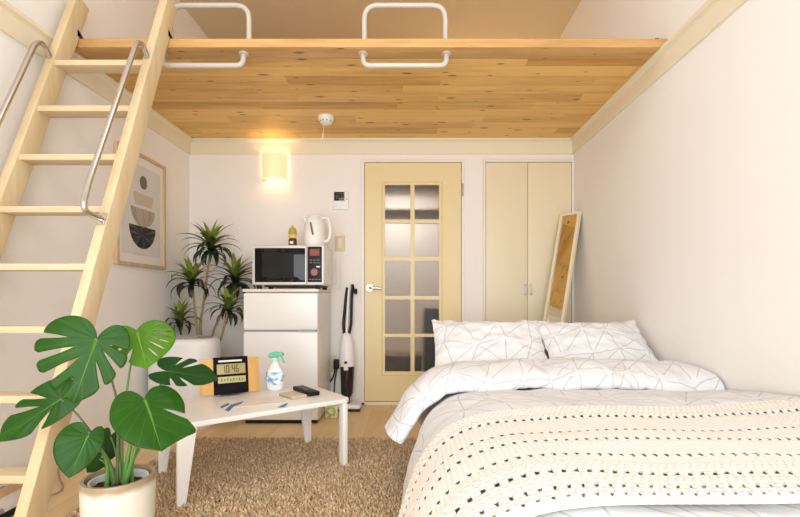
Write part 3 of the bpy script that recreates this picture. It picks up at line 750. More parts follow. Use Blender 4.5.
for a in (mbx(-HW, -HW+B_, -half_dn, half_up, -0.012, 0.012), mbx(HW-B_, HW, -half_dn, half_up, -0.012, 0.012),
          mbx(-HW+B_, HW-B_, half_up-B_, half_up, -0.012, 0.012), mbx(-HW+B_, HW-B_, -half_dn, -half_dn+B_, -0.012, 0.012)):
    frm.add(a.v, a.f)
frm.build('mirror_frame', M['mframe'], mir)
mbx(-HW+B_, HW-B_, -half_dn+B_, half_up-B_, -0.006, 0.004).build('glass', M['mirror'], mir)
mbx(-HW+0.01, HW-0.01, -half_dn+0.01, half_up-0.01, -0.016, -0.012).build('backing', M['dark'], mir)

# ------------------------------------------------------------------ rug
rx0, rx1, ry0, ry1 = -1.31, 0.75, 1.62, 2.68
rug = MB().bb(rx0, rx1, ry0, ry1, 0.0, 0.008).build('shag_rug', mat('rug_backing', (0.20, 0.12, 0.06), 0.95, spec=0.1))
tag(rug, 'shaggy brown-beige rug under the low white table', 'rug')
def pile():
    rs = np.random.RandomState(3); st = 0.0088
    xs, ys = np.meshgrid(np.arange(rx0, 0.30, st), np.arange(ry0, ry1, st))
    xs = xs.ravel()+rs.uniform(-.5, .5, xs.size)*st; ys = ys.ravel()+rs.uniform(-.5, .5, ys.size)*st
    n = xs.size
    az = rs.uniform(0, 2*PI, n); lean = rs.uniform(0.006, 0.024, n); h = rs.uniform(0.016, 0.031, n); r = rs.uniform(0.0030, 0.0046, n)
    V = np.zeros((n, 7, 3), dtype=np.float32)
    ca, sa = np.cos(az), np.sin(az)
    for k in range(3):
        t = 2*PI*k/3+az
        V[:, k, 0] = xs+r*np.cos(t); V[:, k, 1] = ys+r*np.sin(t); V[:, k, 2] = 0.007
        V[:, 3+k, 0] = xs+ca*lean*0.45+1.05*r*np.cos(t); V[:, 3+k, 1] = ys+sa*lean*0.45+1.05*r*np.sin(t); V[:, 3+k, 2] = 0.007+h*0.68
    V[:, 6, 0] = xs+ca*lean; V[:, 6, 1] = ys+sa*lean; V[:, 6, 2] = 0.007+h
    base_f = np.array([[0, 1, 4, 3], [1, 2, 5, 4], [2, 0, 3, 5]]); tri = np.array([[3, 4, 6], [4, 5, 6], [5, 3, 6]])
    o = (np.arange(n)*7)[:, None]
    q = (base_f.reshape(1, -1)+o).reshape(-1); t3 = (tri.reshape(1, -1)+o).reshape(-1)
    me = bpy.data.meshes.new('pile')
    me.vertices.add(n*7); me.vertices.foreach_set('co', V.reshape(-1))
    li = np.concatenate([q, t3]).astype(np.int32); me.loops.add(li.size); me.loops.foreach_set('vertex_index', li)
    nq, ntq = n*3, n*3
    starts = np.concatenate([np.arange(nq)*4, nq*4+np.arange(ntq)*3]).astype(np.int32)
    me.polygons.add(nq+ntq); me.polygons.foreach_set('loop_start', starts)
    me.polygons.foreach_set('use_smooth', np.ones(nq+ntq, dtype=bool))
    me.update(calc_edges=True); me.validate()
    tt = rs.uniform(0, 1, n)[:, None]
    c = np.array([[0.52, 0.345, 0.19]])*(1-tt)+np.array([[0.93, 0.72, 0.48]])*tt
    c = np.concatenate([c, np.ones((n, 1))], 1).repeat(7, 0).astype(np.float32)
    at = me.color_attributes.new('pilecol', 'FLOAT_COLOR', 'POINT'); at.data.foreach_set('color', c.ravel())
    o_ = link('pile', me, attrcol('rug_yarn', 'pilecol', 0.9, spec=0.1), rug); o_['kind'] = 'stuff'
pile()

# ------------------------------------------------------------------ low table and what lies on it
TA = math.radians(37.5); TC = Vector((-0.755, 2.205, 0)); TZ = 0.351
tb = thing('low_table', 'low white rectangular table standing on the shaggy rug', 'table', tuple(TC), TA)
mwt = mat('table_white', (0.86, 0.83, 0.79), 0.3)
R_ = 0.03
top = MB().loft([rrect(-0.40, 0.40, -0.23, 0.23, R_, TZ-0.022), rrect(-0.40, 0.40, -0.23, 0.23, R_, TZ)])
top.build('table_top', mwt, tb, bevel=0.003)
ap = MB(); ap.bb(-0.34, 0.34, -0.10, -0.08, TZ-0.04, TZ-0.022); ap.bb(-0.34, 0.34, 0.08, 0.10, TZ-0.04, TZ-0.022)
ap.build('rail', mwt, tb)
for sx_ in (-1, 1):
    for sy_ in (-1, 1):
        lg = MB(); rings = []; turn = sx_ > 0 and sy_ < 0
        for z, w, t, ox in ((TZ-0.022, 0.075, 0.032, 0.352), (0.0285, 0.036, 0.026, 0.372)):
            if turn: w, t, ox = 0.026, 0.05, 0.366
            cx, cy = sx_*ox, sy_*0.215
            rings.append([Vector((cx-w/2, cy-t/2, z)), Vector((cx+w/2, cy-t/2, z)), Vector((cx+w/2, cy+t/2, z)), Vector((cx-w/2, cy+t/2, z))])
        rings.append([q+Vector((0, 0, -0.0205)) for q in rings[-1]])
        lg.loft(rings).build('leg', mwt, tb, bevel=0.006)
def T(u, v, z=0.0):
    return Vector((TC.x+u*math.cos(TA)-v*math.sin(TA), TC.y+u*math.sin(TA)+v*math.cos(TA), TZ+z))
def onT(px, py):
    d = (CZ-TZ)*F/(py-CY); return Vector(((px-CX)*d/F, d, TZ))

# digital clock
a, b2 = onT(214, 397.5), onT(249, 394)
cc = (a+b2)/2; ca = math.atan2(b2.y-a.y, b2.x-a.x)
ck = thing('digital_clock', 'black digital clock with orange wooden wings on the low table', 'clock', (cc.x, cc.y, TZ+0.0065), ca)
tilt = Matrix.Rotation(math.radians(-12), 3, 'X')
def ckb(x0, x1, y0, y1, z0, z1):
    mb = MB().bb(x0, x1, y0, y1, z0, z1); mb.v = [tilt @ q for q in mb.v]
    return mb
W2, H_ = (b2-a).length/2, 0.195
ckb(-W2, W2, 0, 0.028, 0.004, H_).build('clock_body', mat('clock_black', (0.008, 0.007, 0.007), 0.6, spec=0.1), ck, bevel=0.004)
wm = wood('clock_beech', (0.68, 0.36, 0.11), (0.80, 0.47, 0.17), 'Z', 1.0, 0.45)
for s in (-1, 1):
    mb = MB(); out = [(s*W2, 0.002), (s*(W2+0.062), 0.032), (s*(W2+0.060), 0.044), (s*W2, 0.022)]
    vs = [tilt @ Vector((x, y, 0.006)) for x, y in out]+[tilt @ Vector((x, y, H_-0.006)) for x, y in out]
    mb.add(vs, [(0, 1, 2, 3), (7, 6, 5, 4)]+[(k, (k+1) % 4, (k+1) % 4+4, k+4) for k in range(4)]).build('wing', wm, ck, bevel=0.002)
lcd = mat('lcd_olive', (0.40, 0.34, 0.13), 0.3)
ckb(-W2+0.016, W2-0.014, -0.003, 0.002, 0.105, 0.158).build('time_screen', lcd, ck, bevel=0.001)
ckb(-W2+0.020, W2-0.014, -0.003, 0.002, 0.060, 0.093).build('date_screen', mat('lcd_pale', (0.50, 0.46, 0.20), 0.3), ck, bevel=0.001)
ckb(-W2+0.024, W2-0.030, -0.004, 0.002, 0.168, 0.178).build('light_bar', M['white'], ck, bevel=0.002)
SEG = {'0': 'abcdef', '1': 'bc', '2': 'abged', '3': 'abgcd', '4': 'fgbc', '5': 'afgcd', '6': 'afgedc', '7': 'abc', '8': 'abcdefg', '9': 'abcdfg'}
def digit(mb, ch, x, z, w, h, t):
    s = {'a': (0, w, h-t, h), 'd': (0, w, 0, t), 'g': (0, w, h/2-t/2, h/2+t/2), 'f': (0, t, h/2, h), 'e': (0, t, 0, h/2), 'b': (w-t, w, h/2, h), 'c': (w-t, w, 0, h/2)}
    for q in SEG[ch]:
        x0, x1, z0, z1 = s[q]; k = ckb(x+x0, x+x1, -0.004, -0.0028, z+z0, z+z1); mb.add(k.v, k.f)
dm = mat('lcd_black', (0.02, 0.018, 0.012), 0.5)
mb = MB(); x = -W2+0.042
for ch in '10': digit(mb, ch, x, 0.113, 0.014, 0.038, 0.0035); x += 0.019
for z in (0.123, 0.139):
    k = ckb(x, x+0.004, -0.004, -0.0028, z, z+0.004); mb.add(k.v, k.f)
x += 0.009
for ch in '46': digit(mb, ch, x, 0.113, 0.014, 0.038, 0.0035); x += 0.019
mb.build('time_digits', dm, ck)
mb = MB(); x = -W2+0.034
for i in range(8):
    k = ckb(x, x+0.007, -0.004, -0.0028, 0.068+(i % 3)*0.002, 0.084-(i % 2)*0.003); mb.add(k.v, k.f)
    x += 0.0145
mb.build('date_digits', mat('lcd_faint', (0.20, 0.17, 0.06), 0.5), ck)
ckb(-0.04, 0.04, 0.027, 0.06, 0.004, 0.06).build('stand', M['black'], ck)

# spray bottle
sp_ = onT(275, 389.5)
sb = thing('spray_bottle', 'clear spray bottle with a green trigger head on the low table', 'spray bottle', tuple(sp_), math.radians(-8))
def sprm():
    m = mat('bottle_print', (0.80, 0.84, 0.86), 0.25); nt = m.node_tree; co = objco(nt)
    n = noisen(nt, co, 34, 3)
    sx = nd(nt, 'ShaderNodeSeparateXYZ'); nt.links.new(co, sx.inputs[0])
    band = mathn(nt, 'MULTIPLY', mathn(nt, 'GREATER_THAN', sx.outputs[2], 0.03), mathn(nt, 'LESS_THAN', sx.outputs[2], 0.100))
    c = ramp(nt, n, [(0.44, (0.80, 0.84, 0.86)), (0.5, (0.52, 0.68, 0.82)), (0.60, (0.20, 0.38, 0.62))])
    nt.links.new(mixc(nt, band, (0.80, 0.83, 0.84), c), bsdf(m).inputs['Base Color']); return m
MB().lathe([(0.040, 0), (0.046, 0.004), (0.050, 0.03), (0.0525, 0.06), (0.050, 0.09), (0.042, 0.108), (0.026, 0.135), (0.016, 0.150), (0.014, 0.158)], (0, 0, 0), 32, sy=0.7).build('bottle_body', sprm(), sb)
gm = mat('mint_green', (0.13, 0.55, 0.38), 0.35)
MB().lathe([(0.017, 0.155), (0.019, 0.158), (0.019, 0.174), (0.014, 0.177)], (0, 0, 0), 24).build('collar', mat('pale_mint', (0.62, 0.80, 0.72), 0.35), sb)
out = [(-0.034, 0.176), (-0.040, 0.186), (-0.026, 0.202), (0.0, 0.209), (0.04, 0.207), (0.050, 0.198), (0.048, 0.187), (0.03, 0.186), (0.012, 0.176)]
MB().prism(out, 0.026, lambda p, q, d: Vector((p, d-0.013, q))).build('spray_head', gm, sb, bevel=0.005)
MB().prism([(0.030, 0.188), (0.042, 0.188), (0.049, 0.165), (0.056, 0.148), (0.050, 0.147), (0.040, 0.168)], 0.012, lambda p, q, d: Vector((p, d-0.006, q))).build('trigger', gm, sb, bevel=0.003)

# remote, beige case, leaflet
def slab(name, m, a, b_, w, h, z=0.0, bevel=0.005):
    v = (b_-a); ang = math.atan2(v.y, v.x); c = (a+b_)/2
    t = MB().bb(-v.length/2, v.length/2, -w/2, w/2, 0, h).build(name, m, None, bevel=bevel)
    t.location = (c.x, c.y, TZ+z); t.rotation_euler = (0, 0, ang); return t, v.length
rm, rl = slab('remote_control', M['black'], onT(298, 389.5), onT(314.5, 396), 0.062, 0.022)
tag(rm, 'black remote control on the right end of the low table', 'remote control')
for i in range(5):
    for j in range(3):
        x, y = -rl/2+0.03+i*0.026, -0.013+j*0.013
        MB().bb(x, x+0.014, y-0.0042, y+0.0042, 0.021, 0.0245).build('button', bpy.data.materials['button_grey'], rm, bevel=0.001)
cs_, cl_ = slab('card_case', mat('tan_leather', (0.62, 0.50, 0.35), 0.55), onT(286, 394.5), onT(300, 398.5), 0.085, 0.014)
tag(cs_, 'flat tan case lying beside the black remote', 'case')
MB().bb(-cl_/2+0.006, cl_/2-0.006, -0.0435, -0.0425, 0.005, 0.009).build('seam', mat('tan_dark', (0.35, 0.25, 0.15), 0.6), cs_)
lf_, ll = slab('leaflet', mat('leaflet_paper', (0.82, 0.76, 0.70), 0.5), onT(222, 405), onT(284, 399), 0.17, 0.0015, bevel=0)
tag(lf_, 'printed leaflet with blue marks lying before the clock', 'leaflet')
bm_ = mat('ink_blue', (0.10, 0.19, 0.38), 0.5)
for pts in ([(220, 407), (228, 403.3), (230, 404.6), (222, 408.6)], [(225, 410), (231, 405), (244, 401.2), (241, 404.2), (233.5, 407), (228.5, 411.8)], [(277, 407.8), (285, 404), (288.5, 403.3), (284.5, 407.4)]):
    inv = Matrix.Rotation(-lf_.rotation_euler.z, 3, 'Z'); lc = [inv @ (onT(*q)-Vector((lf_.location.x, lf_.location.y, TZ))) for q in pts]
    MB().prism([(q.x, q.y) for q in lc], 0.0004, lambda p, q, d: Vector((p, q, 0.0015+d))).build('printed_mark', bm_, lf_)
lm = MB()
for i in range(4): lm.bb(-0.05*ll, 0.30*ll, -0.05+i*0.026, -0.046+i*0.026, 0.0014, 0.0018)
lm.build('printed_lines', mat('ink_pink', (0.70, 0.52, 0.46), 0.5), lf_)

# ------------------------------------------------------------------ monstera
pc = Vector(((119-CX)*1.44/F, 1.44, 0)); PR, PH = 0.104, 0.285
mo = thing('potted_monstera', 'monstera with large split leaves in a pale glazed pot', 'potted plant', tuple(pc))
MB().lathe([(0.088, 0), (0.093, 0.006), (0.098, 0.08), (0.102, 0.2), (PR, 0.277), (PR-0.002, PH), (PR-0.012, PH), (PR-0.014, 0.262), (PR-0.02, 0.2), (0.02, 0.19)], tuple(pc), 48).build('pot', M['pot'], mo)
MB().lathe([(0.083, 0.2), (0.083, 0.276), (0.078, 0.276), (0.076, 0.25), (0.074, 0.21)], tuple(pc), 40, cap=False).build('liner', M['white'], mo)
so_ = MB(); rings = []
for i in range(9):
    r = 0.0765*(1-i/8)+0.0005
    rings.append([Vector((pc.x+r*math.cos(2*PI*k/36), pc.y+r*math.sin(2*PI*k/36), 0.252+random.uniform(-0.004, 0.004)+0.008*(1-r/0.09))) for k in range(36)])
so_.loft(rings).build('soil', M['soil'], mo)
HEART = [(0, 0), (0.05, -0.13), (0.17, -0.26), (0.34, -0.29), (0.50, -0.20), (0.61, -0.02), (0.645, 0.2), (0.60, 0.42), (0.48, 0.64), (0.31, 0.82), (0.14, 0.94), (0, 1.02)]
OUT, _ = smooth_path([(x, y, 0) for x, y in HEART], 161)
def outl(t, O=None):
    O = O or OUT
    f = max(0, min(1, t))*160; i = min(159, int(f)); return O[i].lerp(O[i+1], f-i)
def midr(t, O=None):
    oy = max(0, outl(t, O).y) if t > 0.15 else 0
    return 0.42*oy**3+0.60*max(0, min(1, (oy-0.86)/0.16))**1.6
def t_of(oy, O=None):
    O = O or OUT
    im = min(range(161), key=lambda i: O[i].y)
    return min(range(im, 161), key=lambda i: abs(O[i].y-oy))/160.0
BROAD, _ = smooth_path([(x, y, 0) for x, y in [(0, 0), (0.04, -0.10), (0.18, -0.20), (0.40, -0.17), (0.57, 0.0), (0.64, 0.25), (0.62, 0.5), (0.63, 0.66), (0.67, 0.88), (0.48, 0.92), (0.28, 0.96), (0.10, 1.0), (0, 1.02)]], 161)
def leaf(p0, p1, nrm, width, slits, m, droop=0.12, cup=0.10, seed=0, name='leaf', outs=(None, None)):
    """p0 where the stalk joins, p1 the tip; slits[side] = list of (t, s0, halfwidth)"""
    rnd = random.Random(seed)
    y = (p1-p0); L = y.length; y.normalize(); z = (nrm-y*nrm.dot(y)).normalized(); x = y.cross(z)
    bm = bmesh.new(); uvl = bm.loops.layers.uv.new('UVMap')
    for side, sg in ((0, -1), (1, 1)):
        O = outs[side]
        sl_ = sorted((t_of(q[0], O),)+tuple(q[1:3]) for q in slits[side]); closed = any(len(q) > 3 for q in slits[side]); wd_ = width[side]; bounds = [(0.0, 9, 0)]+sl_+[(1.0, 9, 0)]
        for (ta, sa, wa), (tb_, sb_, wb_) in zip(bounds[:-1], bounds[1:]):
            nt_ = max(4, int((tb_-ta)*44)); ns = 16; vg = []
            for j in range(ns+1):
                s = j/ns
                def gap(s0, w):
                    if s <= s0: return 0
                    k = (s-s0)/(1-s0)
                    if closed: return w*math.sin(PI*min(1, k/0.82))**0.7 if k < 0.82 else 0
                    return w*(min(1, k/0.45)**0.6)*(1+0.25*max(0, k-0.5))
                lo, hi = ta+gap(sa, wa), tb_-gap(sb_, wb_)
                row = []
                for i in range(nt_+1):
                    t = lo+(hi-lo)*i/nt_
                    o = outl(t, O); mp = Vector((0, midr(t, O), 0))
                    q = mp.lerp(o, s)
                    # round the outer corners of each finger
                    if s > 0.86 and 0 < len(sl_) and not closed:
                        e = abs(2*i/nt_-1)
                        q = mp.lerp(o, s-(s-0.86)*0.45*e**4*(1 if (ta > 0 or i > nt_/2) and (tb_ < 1 or i < nt_/2) else 0))
                    lx, ly = q.x*sg*wd_, q.y
                    vein = 0.005*math.cos(t*8*2*PI)*s*(1-s)*2
                    zz = -droop*ly*abs(ly)-cup*(lx*lx)*1.6+0.06*abs(lx)*(1-abs(lx))+vein+0.014*math.sin(t*17+seed)*s*s
                    pw = p0+(x*lx+y*ly+z*zz)*L
                    row.append((bm.verts.new(pw-ORG[mo.name]), (0.5+0.5*s*sg, t)))
                vg.append(row)
            for j in range(ns):
                for i in range(nt_):
                    q = [vg[j][i], vg[j+1][i], vg[j+1][i+1], vg[j][i+1]]
                    if sg < 0: q = q[::-1]
                    try: f = bm.faces.new([v for v, _ in q])
                    except ValueError: continue
                    f.smooth = True
                    for lp, (_, u) in zip(f.loops, q): lp[uvl].uv = u
    bmesh.ops.remove_doubles(bm, verts=bm.verts, dist=0.00025)
    me = bpy.data.meshes.new(name); bm.to_mesh(me); bm.free()
    o = link(name, me, m, mo)
    md = o.modifiers.new('thickness', 'SOLIDIFY'); md.thickness = 0.0009; md.offset = -1
    return o
G1 = leafm('monstera_green', (0.019, 0.074, 0.006), (0.11, 0.26, 0.035))
G2 = leafm('monstera_young', (0.075, 0.19, 0.014), (0.25, 0.40, 0.07))
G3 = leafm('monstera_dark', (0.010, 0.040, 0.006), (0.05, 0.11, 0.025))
stalkm = mat('monstera_stalk', (0.10, 0.24, 0.05), 0.4)
stalkd = mat('monstera_stalk_dark', (0.10, 0.12, 0.05), 0.45)
cam = Vector((0, 0, CZ))
S4 = [(0.30, 0.5, 0.016), (0.44, 0.42, 0.020), (0.57, 0.36, 0.024), (0.70, 0.40, 0.022)]
def nrm_at(p, up=0.35, sx=0.0):
    n = (cam-p).normalized(); return (n+Vector((sx, 0, up))).normalized()
def mleaf(b, bd, t, td, width, sl, m, up=0.35, sx=0.0, droop=0.12, cup=0.1, seed=0, via=None, r=0.0045, sm=None, br=(0, 0), outs=(None, None)):
    p0, p1 = P(b[0], b[1], bd), P(t[0], t[1], td)
    leaf(p0, p1, nrm_at((p0+p1)/2, up, sx), width, sl, m, droop, cup, seed, outs=outs)
    base = Vector((pc.x+br[0], pc.y+br[1], 0.255))
    pts = [p0]+[P(q[0], q[1], q[2]) for q in (via or [])]+[base]
    path, _ = smooth_path(pts, 22)
    MB().tube(path, [r*(0.7+0.9*(k/21)**2) for k in range(22)], 8).build('stalk', sm or stalkm, mo)
# the leaf on the upper left, pointing down (slits: right side, then left side)
mleaf((97, 339), 1.36, (72, 402), 1.30, (0.78, 1.22), [[(0.12, 0.40, 0.013), (0.45, 0.30, 0.020), (0.73, 0.30, 0.018)], [(0.12, 0.5, 0.020), (0.46, 0.36, 0.026), (0.74, 0.28, 0.030), (0.91, 0.5, 0.02)]], G1, 0.35, -0.15, 0.10, 0.10, 1, [(106, 362, 1.38), (117, 402, 1.41), (118, 440, 1.43)], 0.0042, stalkd, (-0.006, 0.0))
# young pale leaf, upper right
mleaf((137, 332), 1.50, (146, 364), 1.44, (1.30, 1.05), [[(-0.08, 0.45, 0.010, 1), (0.12, 0.40, 0.011, 1), (0.33, 0.36, 0.012, 1), (0.52, 0.32, 0.013, 1), (0.70, 0.30, 0.013, 1), (0.86, 0.36, 0.011, 1)], [(-0.05, 0.5, 0.016), (0.22, 0.45, 0.018), (0.5, 0.40, 0.022), (0.76, 0.45, 0.022)]], G2, 0.35, 0.0, 0.16, 0.12, 2, [(133, 352, 1.50), (127, 390, 1.49), (122, 440, 1.46)], 0.0042, None, (0.004, 0.01))
# dark leaf seen from the side, right
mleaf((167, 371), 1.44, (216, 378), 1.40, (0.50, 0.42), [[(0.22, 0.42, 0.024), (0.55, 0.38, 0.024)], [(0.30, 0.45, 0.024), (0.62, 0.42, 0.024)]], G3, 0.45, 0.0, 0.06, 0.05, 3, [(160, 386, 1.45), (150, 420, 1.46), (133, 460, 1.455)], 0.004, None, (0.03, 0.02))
# large, almost whole leaf, middle right
mleaf((145, 400), 1.38, (161, 448), 1.31, (0.92, 0.92), [[(0.60, 0.42, 0.024)], []], G1, 0.35, -0.05, 0.10, 0.12, 4, [(142, 420, 1.41), (135, 450, 1.43)], 0.005, None, (0.02, -0.004), (BROAD, None))
# leaf on the far left pointing out of the picture
mleaf((61, 399), 1.40, (-3, 441), 1.33, (0.44, 0.62), [[(0.58, 0.3, 0.034)], [(0.36, 0.40, 0.028), (0.66, 0.36, 0.03)]], G1, 0.35, 0.0, 0.08, 0.10, 5, [(76, 413, 1.41), (92, 434, 1.42), (105, 458, 1.43)], 0.004, stalkd, (-0.03, 0.005))
# small whole leaf, lower left
mleaf((88, 436), 1.33, (69, 477), 1.27, (0.62, 0.98), [[], []], G1, 0.4, 0.1, 0.10, 0.12, 6, [(97, 442, 1.36), (107, 462, 1.40)], 0.0042, None, (-0.02, -0.03))
# small dark leaves behind the stalks
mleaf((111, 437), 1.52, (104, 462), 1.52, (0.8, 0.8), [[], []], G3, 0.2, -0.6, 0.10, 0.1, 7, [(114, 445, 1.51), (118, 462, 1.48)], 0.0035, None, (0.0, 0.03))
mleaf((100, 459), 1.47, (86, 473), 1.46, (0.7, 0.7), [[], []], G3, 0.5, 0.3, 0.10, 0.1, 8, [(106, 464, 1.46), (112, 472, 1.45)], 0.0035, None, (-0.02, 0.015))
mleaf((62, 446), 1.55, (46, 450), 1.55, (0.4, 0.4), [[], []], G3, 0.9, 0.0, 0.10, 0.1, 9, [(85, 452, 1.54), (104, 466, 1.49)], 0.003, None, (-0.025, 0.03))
# thick bases and short sheath stalks
for (px, py, br, r) in ((132, 437, (0.022, 0.01), 0.0085), (100, 447, (-0.028, 0.0), 0.0075), (140, 449, (0.032, 0.008), 0.005), (118, 445, (-0.004, 0.012), 0.006)):
    path, _ = smooth_path([P(px, py, 1.44), P((px+119)/2+1, 466, 1.44), Vector((pc.x+br[0]*0.5, pc.y+br[1], 0.25))], 14)
    MB().tube(path, [r*(0.55+0.6*k/13) for k in range(14)], 10).build('stalk', stalkm, mo)

# ------------------------------------------------------------------ things at the lower left edge
ty = thing('floor_tray', 'low wooden-rimmed box with a leaf-print side behind the ladder', 'box', (-1.654, 1.69, 0))
def leafprint():
    m = mat('leaf_print_cloth', (0.80, 0.78, 0.74), 0.8); nt = m.node_tree
    vo = nd(nt, 'ShaderNodeTexVoronoi'); vo.inputs['Scale'].default_value = 22; nt.links.new(vmath(nt, 'MULTIPLY', objco(nt), (1, 1, 0.7)), vo.inputs['Vector'])
    nt.links.new(ramp(nt, vo.outputs['Distance'], [(0.28, (0.30, 0.31, 0.30)), (0.36, (0.80, 0.78, 0.74))]), bsdf(m).inputs['Base Color']); return m
def tyb(*q): return MB().bb(*q)
TX0, TX1, TY0, TY1 = -1.752, -1.556, 1.52, 1.86
tyb(TX0+0.006, TX1-0.006, TY0+0.006, TY1-0.006, 0.025, 0.092).build('side_cloth', leafprint(), ty, bevel=0.004)
rim = MB()
for q in ((TX0, TX1, TY0, TY0+0.015), (TX0, TX1, TY1-0.015, TY1), (TX0, TX0+0.015, TY0+0.015, TY1-0.015), (TX1-0.015, TX1, TY0+0.015, TY1-0.015)): rim.bb(q[0], q[1], q[2], q[3], 0.092, 0.122)
rim.build('rim', M['oak'], ty)
tyb(TX0, TX1, TY0, TY1, 0.0, 0.025).build('base', M['black'], ty, bevel=0.004)
cbp, _ = smooth_path([P(q[0], q[1], CZ*F/(q[1]-CY)) for q in ((57, 455), (58, 470), (60, 480), (63, 487), (59, 493), (46, 497), (30, 499))], 30)
cb_ = MB().tube([Vector((q.x, q.y, 0.004)) for q in cbp], 0.003, 8)
tag(cb_.build('floor_cable', mat('cable_grey', (0.35, 0.28, 0.22), 0.5)), 'thin grey cable lying on the floor behind the plant pot', 'cable')

# ------------------------------------------------------------------ bed
bed = thing('bed', 'double bed along the right wall under patterned bedding', 'bed', (0.72, 1.6, 0))
MB().bb(0.17, 1.295, 0.56, 2.56, 0.22, 0.435).build('mattress', M['sheet'], bed, bevel=0.03)
MB().bb(0.15, 1.298, 0.54, 2.58, 0.12, 0.218).build('bed_base', M['oak'], bed, bevel=0.006)
MB().bb(0.15, 1.298, 2.583, 2.61, 0.0, 0.56).build('headboard', M['oak'], bed, bevel=0.006)
for x in (0.19, 1.26):
    for y in (0.60, 2.5): MB().bb(x-0.025, x+0.025, y-0.025, y+0.025, 0, 0.12).build('leg', M['oak'], bed)

BASE = [(1.300, 0.468), (1.0, 0.468), (0.6, 0.466), (0.32, 0.462), (0.21, 0.447), (0.135, 0.413), (0.080, 0.352), (0.043, 0.272), (0.016, 0.19), (-0.006, 0.10), (-0.012, 0.03)]
NB = 240
bpath, BLEN = smooth_path([(x, 0, z) for x, z in BASE], NB)
def cross(w):
    """point and outward normal of the bed's cross-section at arc length w from the wall"""
    f = max(0, min(1, w/BLEN))*(NB-1); i = min(NB-2, int(f)); t = f-i
    p = bpath[i].lerp(bpath[i+1], t)
    i0, i1 = max(0, i-4), min(NB-1, i+5)
    a = bpath[i0].lerp(bpath[min(NB-1, i0+1)], t); b_ = bpath[max(0, i1-1)].lerp(bpath[i1], t)
    d = (b_-a).normalized()
    return p, Vector((d.z, 0, -d.x))
def nz(x, y, z=0.0): return noise.noise(Vector((x, y, z)))
PROF = [(0.50, -0.10), (0.54, -0.01), (0.62, 0.022), (1.0, 0.026), (1.4, 0.026), (1.70, 0.024), (1.85, 0.012), (1.95, -0.003), (2.07, 0.0), (2.15, 0.02), (2.185, 0.052), (2.16, 0.083), (2.08, 0.100), (1.99, 0.100), (1.91, 0.084), (1.862, 0.056), (1.850, 0.030), (1.872, 0.018), (1.92, 0.014)]
NP, NW = 250, 210
ppath, PLEN = smooth_path([(y, h, 0) for y, h in PROF], NP)
kfold = next(i for i in range(NP) if ppath[i].x > 2.13)      # past here the sheet is the turned-back cuff
def duvet(i, j):
    y, h = ppath[i].x, ppath[i].y
    f = max(0.0, min(1.0, (i-kfold)/(NP*0.12)))
    g_ = max(0, min(1, (y-1.80)/0.2)); wend = BLEN-0.012-f*0.22-(1-f)*0.24*g_
    w = wend*j/(NW-1)
    p, n = cross(w)
    side = max(0, min(1, (w-1.0)/0.4))
    edge_r = max(0, 1-w/0.35)
    cz = 1.0
    # billows and creases
    a = 0.010*nz(p.x*3.1+5, y*3.3, p.z*3)+0.009*nz(p.x*7+y*3, y*7-p.x*2, p.z*7+f*3)
    a += 0.005*abs(nz(p.x*12+y*5, y*9+2, p.z*11))*-1
    if f > 0:
        a += 0.026*nz(p.x*5.0, 3.3+i*0.012, p.z*5)*f-0.016*abs(nz(p.x*16, i*0.03, p.z*10+4))*f
        h = h+0.012*f*nz(p.x*2.2, 8.1)+0.02*side*f
    a += edge_r*0.03*(1-f)*math.exp(-((y-1.5)/0.22)**2)+edge_r*f*-0.03
    hh = h+a
    yy = y+0.030*nz(p.x*2.3, 1.7+f)*(1 if y > 1.5 else 0.3)+side*f*-0.05*0
    if f > 0: yy += 0.018*nz(p.x*9, 4.0+i*0.01)
    q = Vector((p.x, yy, p.z))+n*hh
    if f == 0 and h < 0.0 and y < 0.60: q = Vector((p.x, yy, p.z+h+a))
    if f > 0:
        e = max(0, (w-wend+0.30)/0.30); q.x -= 0.045*f*e*e; q.y -= 0.03*f*e*e
    q.x = min(q.x, XR-0.012)
    return q
dv = grid('duvet', NP, NW, duvet, M['bed'], None, lambda i, j: (BLEN*j/(NW-1)*1.0, PLEN*i/(NP-1)))
tag(dv, 'white line-patterned duvet with its top folded back on the bed', 'duvet')
md = dv.modifiers.new('thickness', 'SOLIDIFY'); md.thickness = 0.006; md.offset = -1

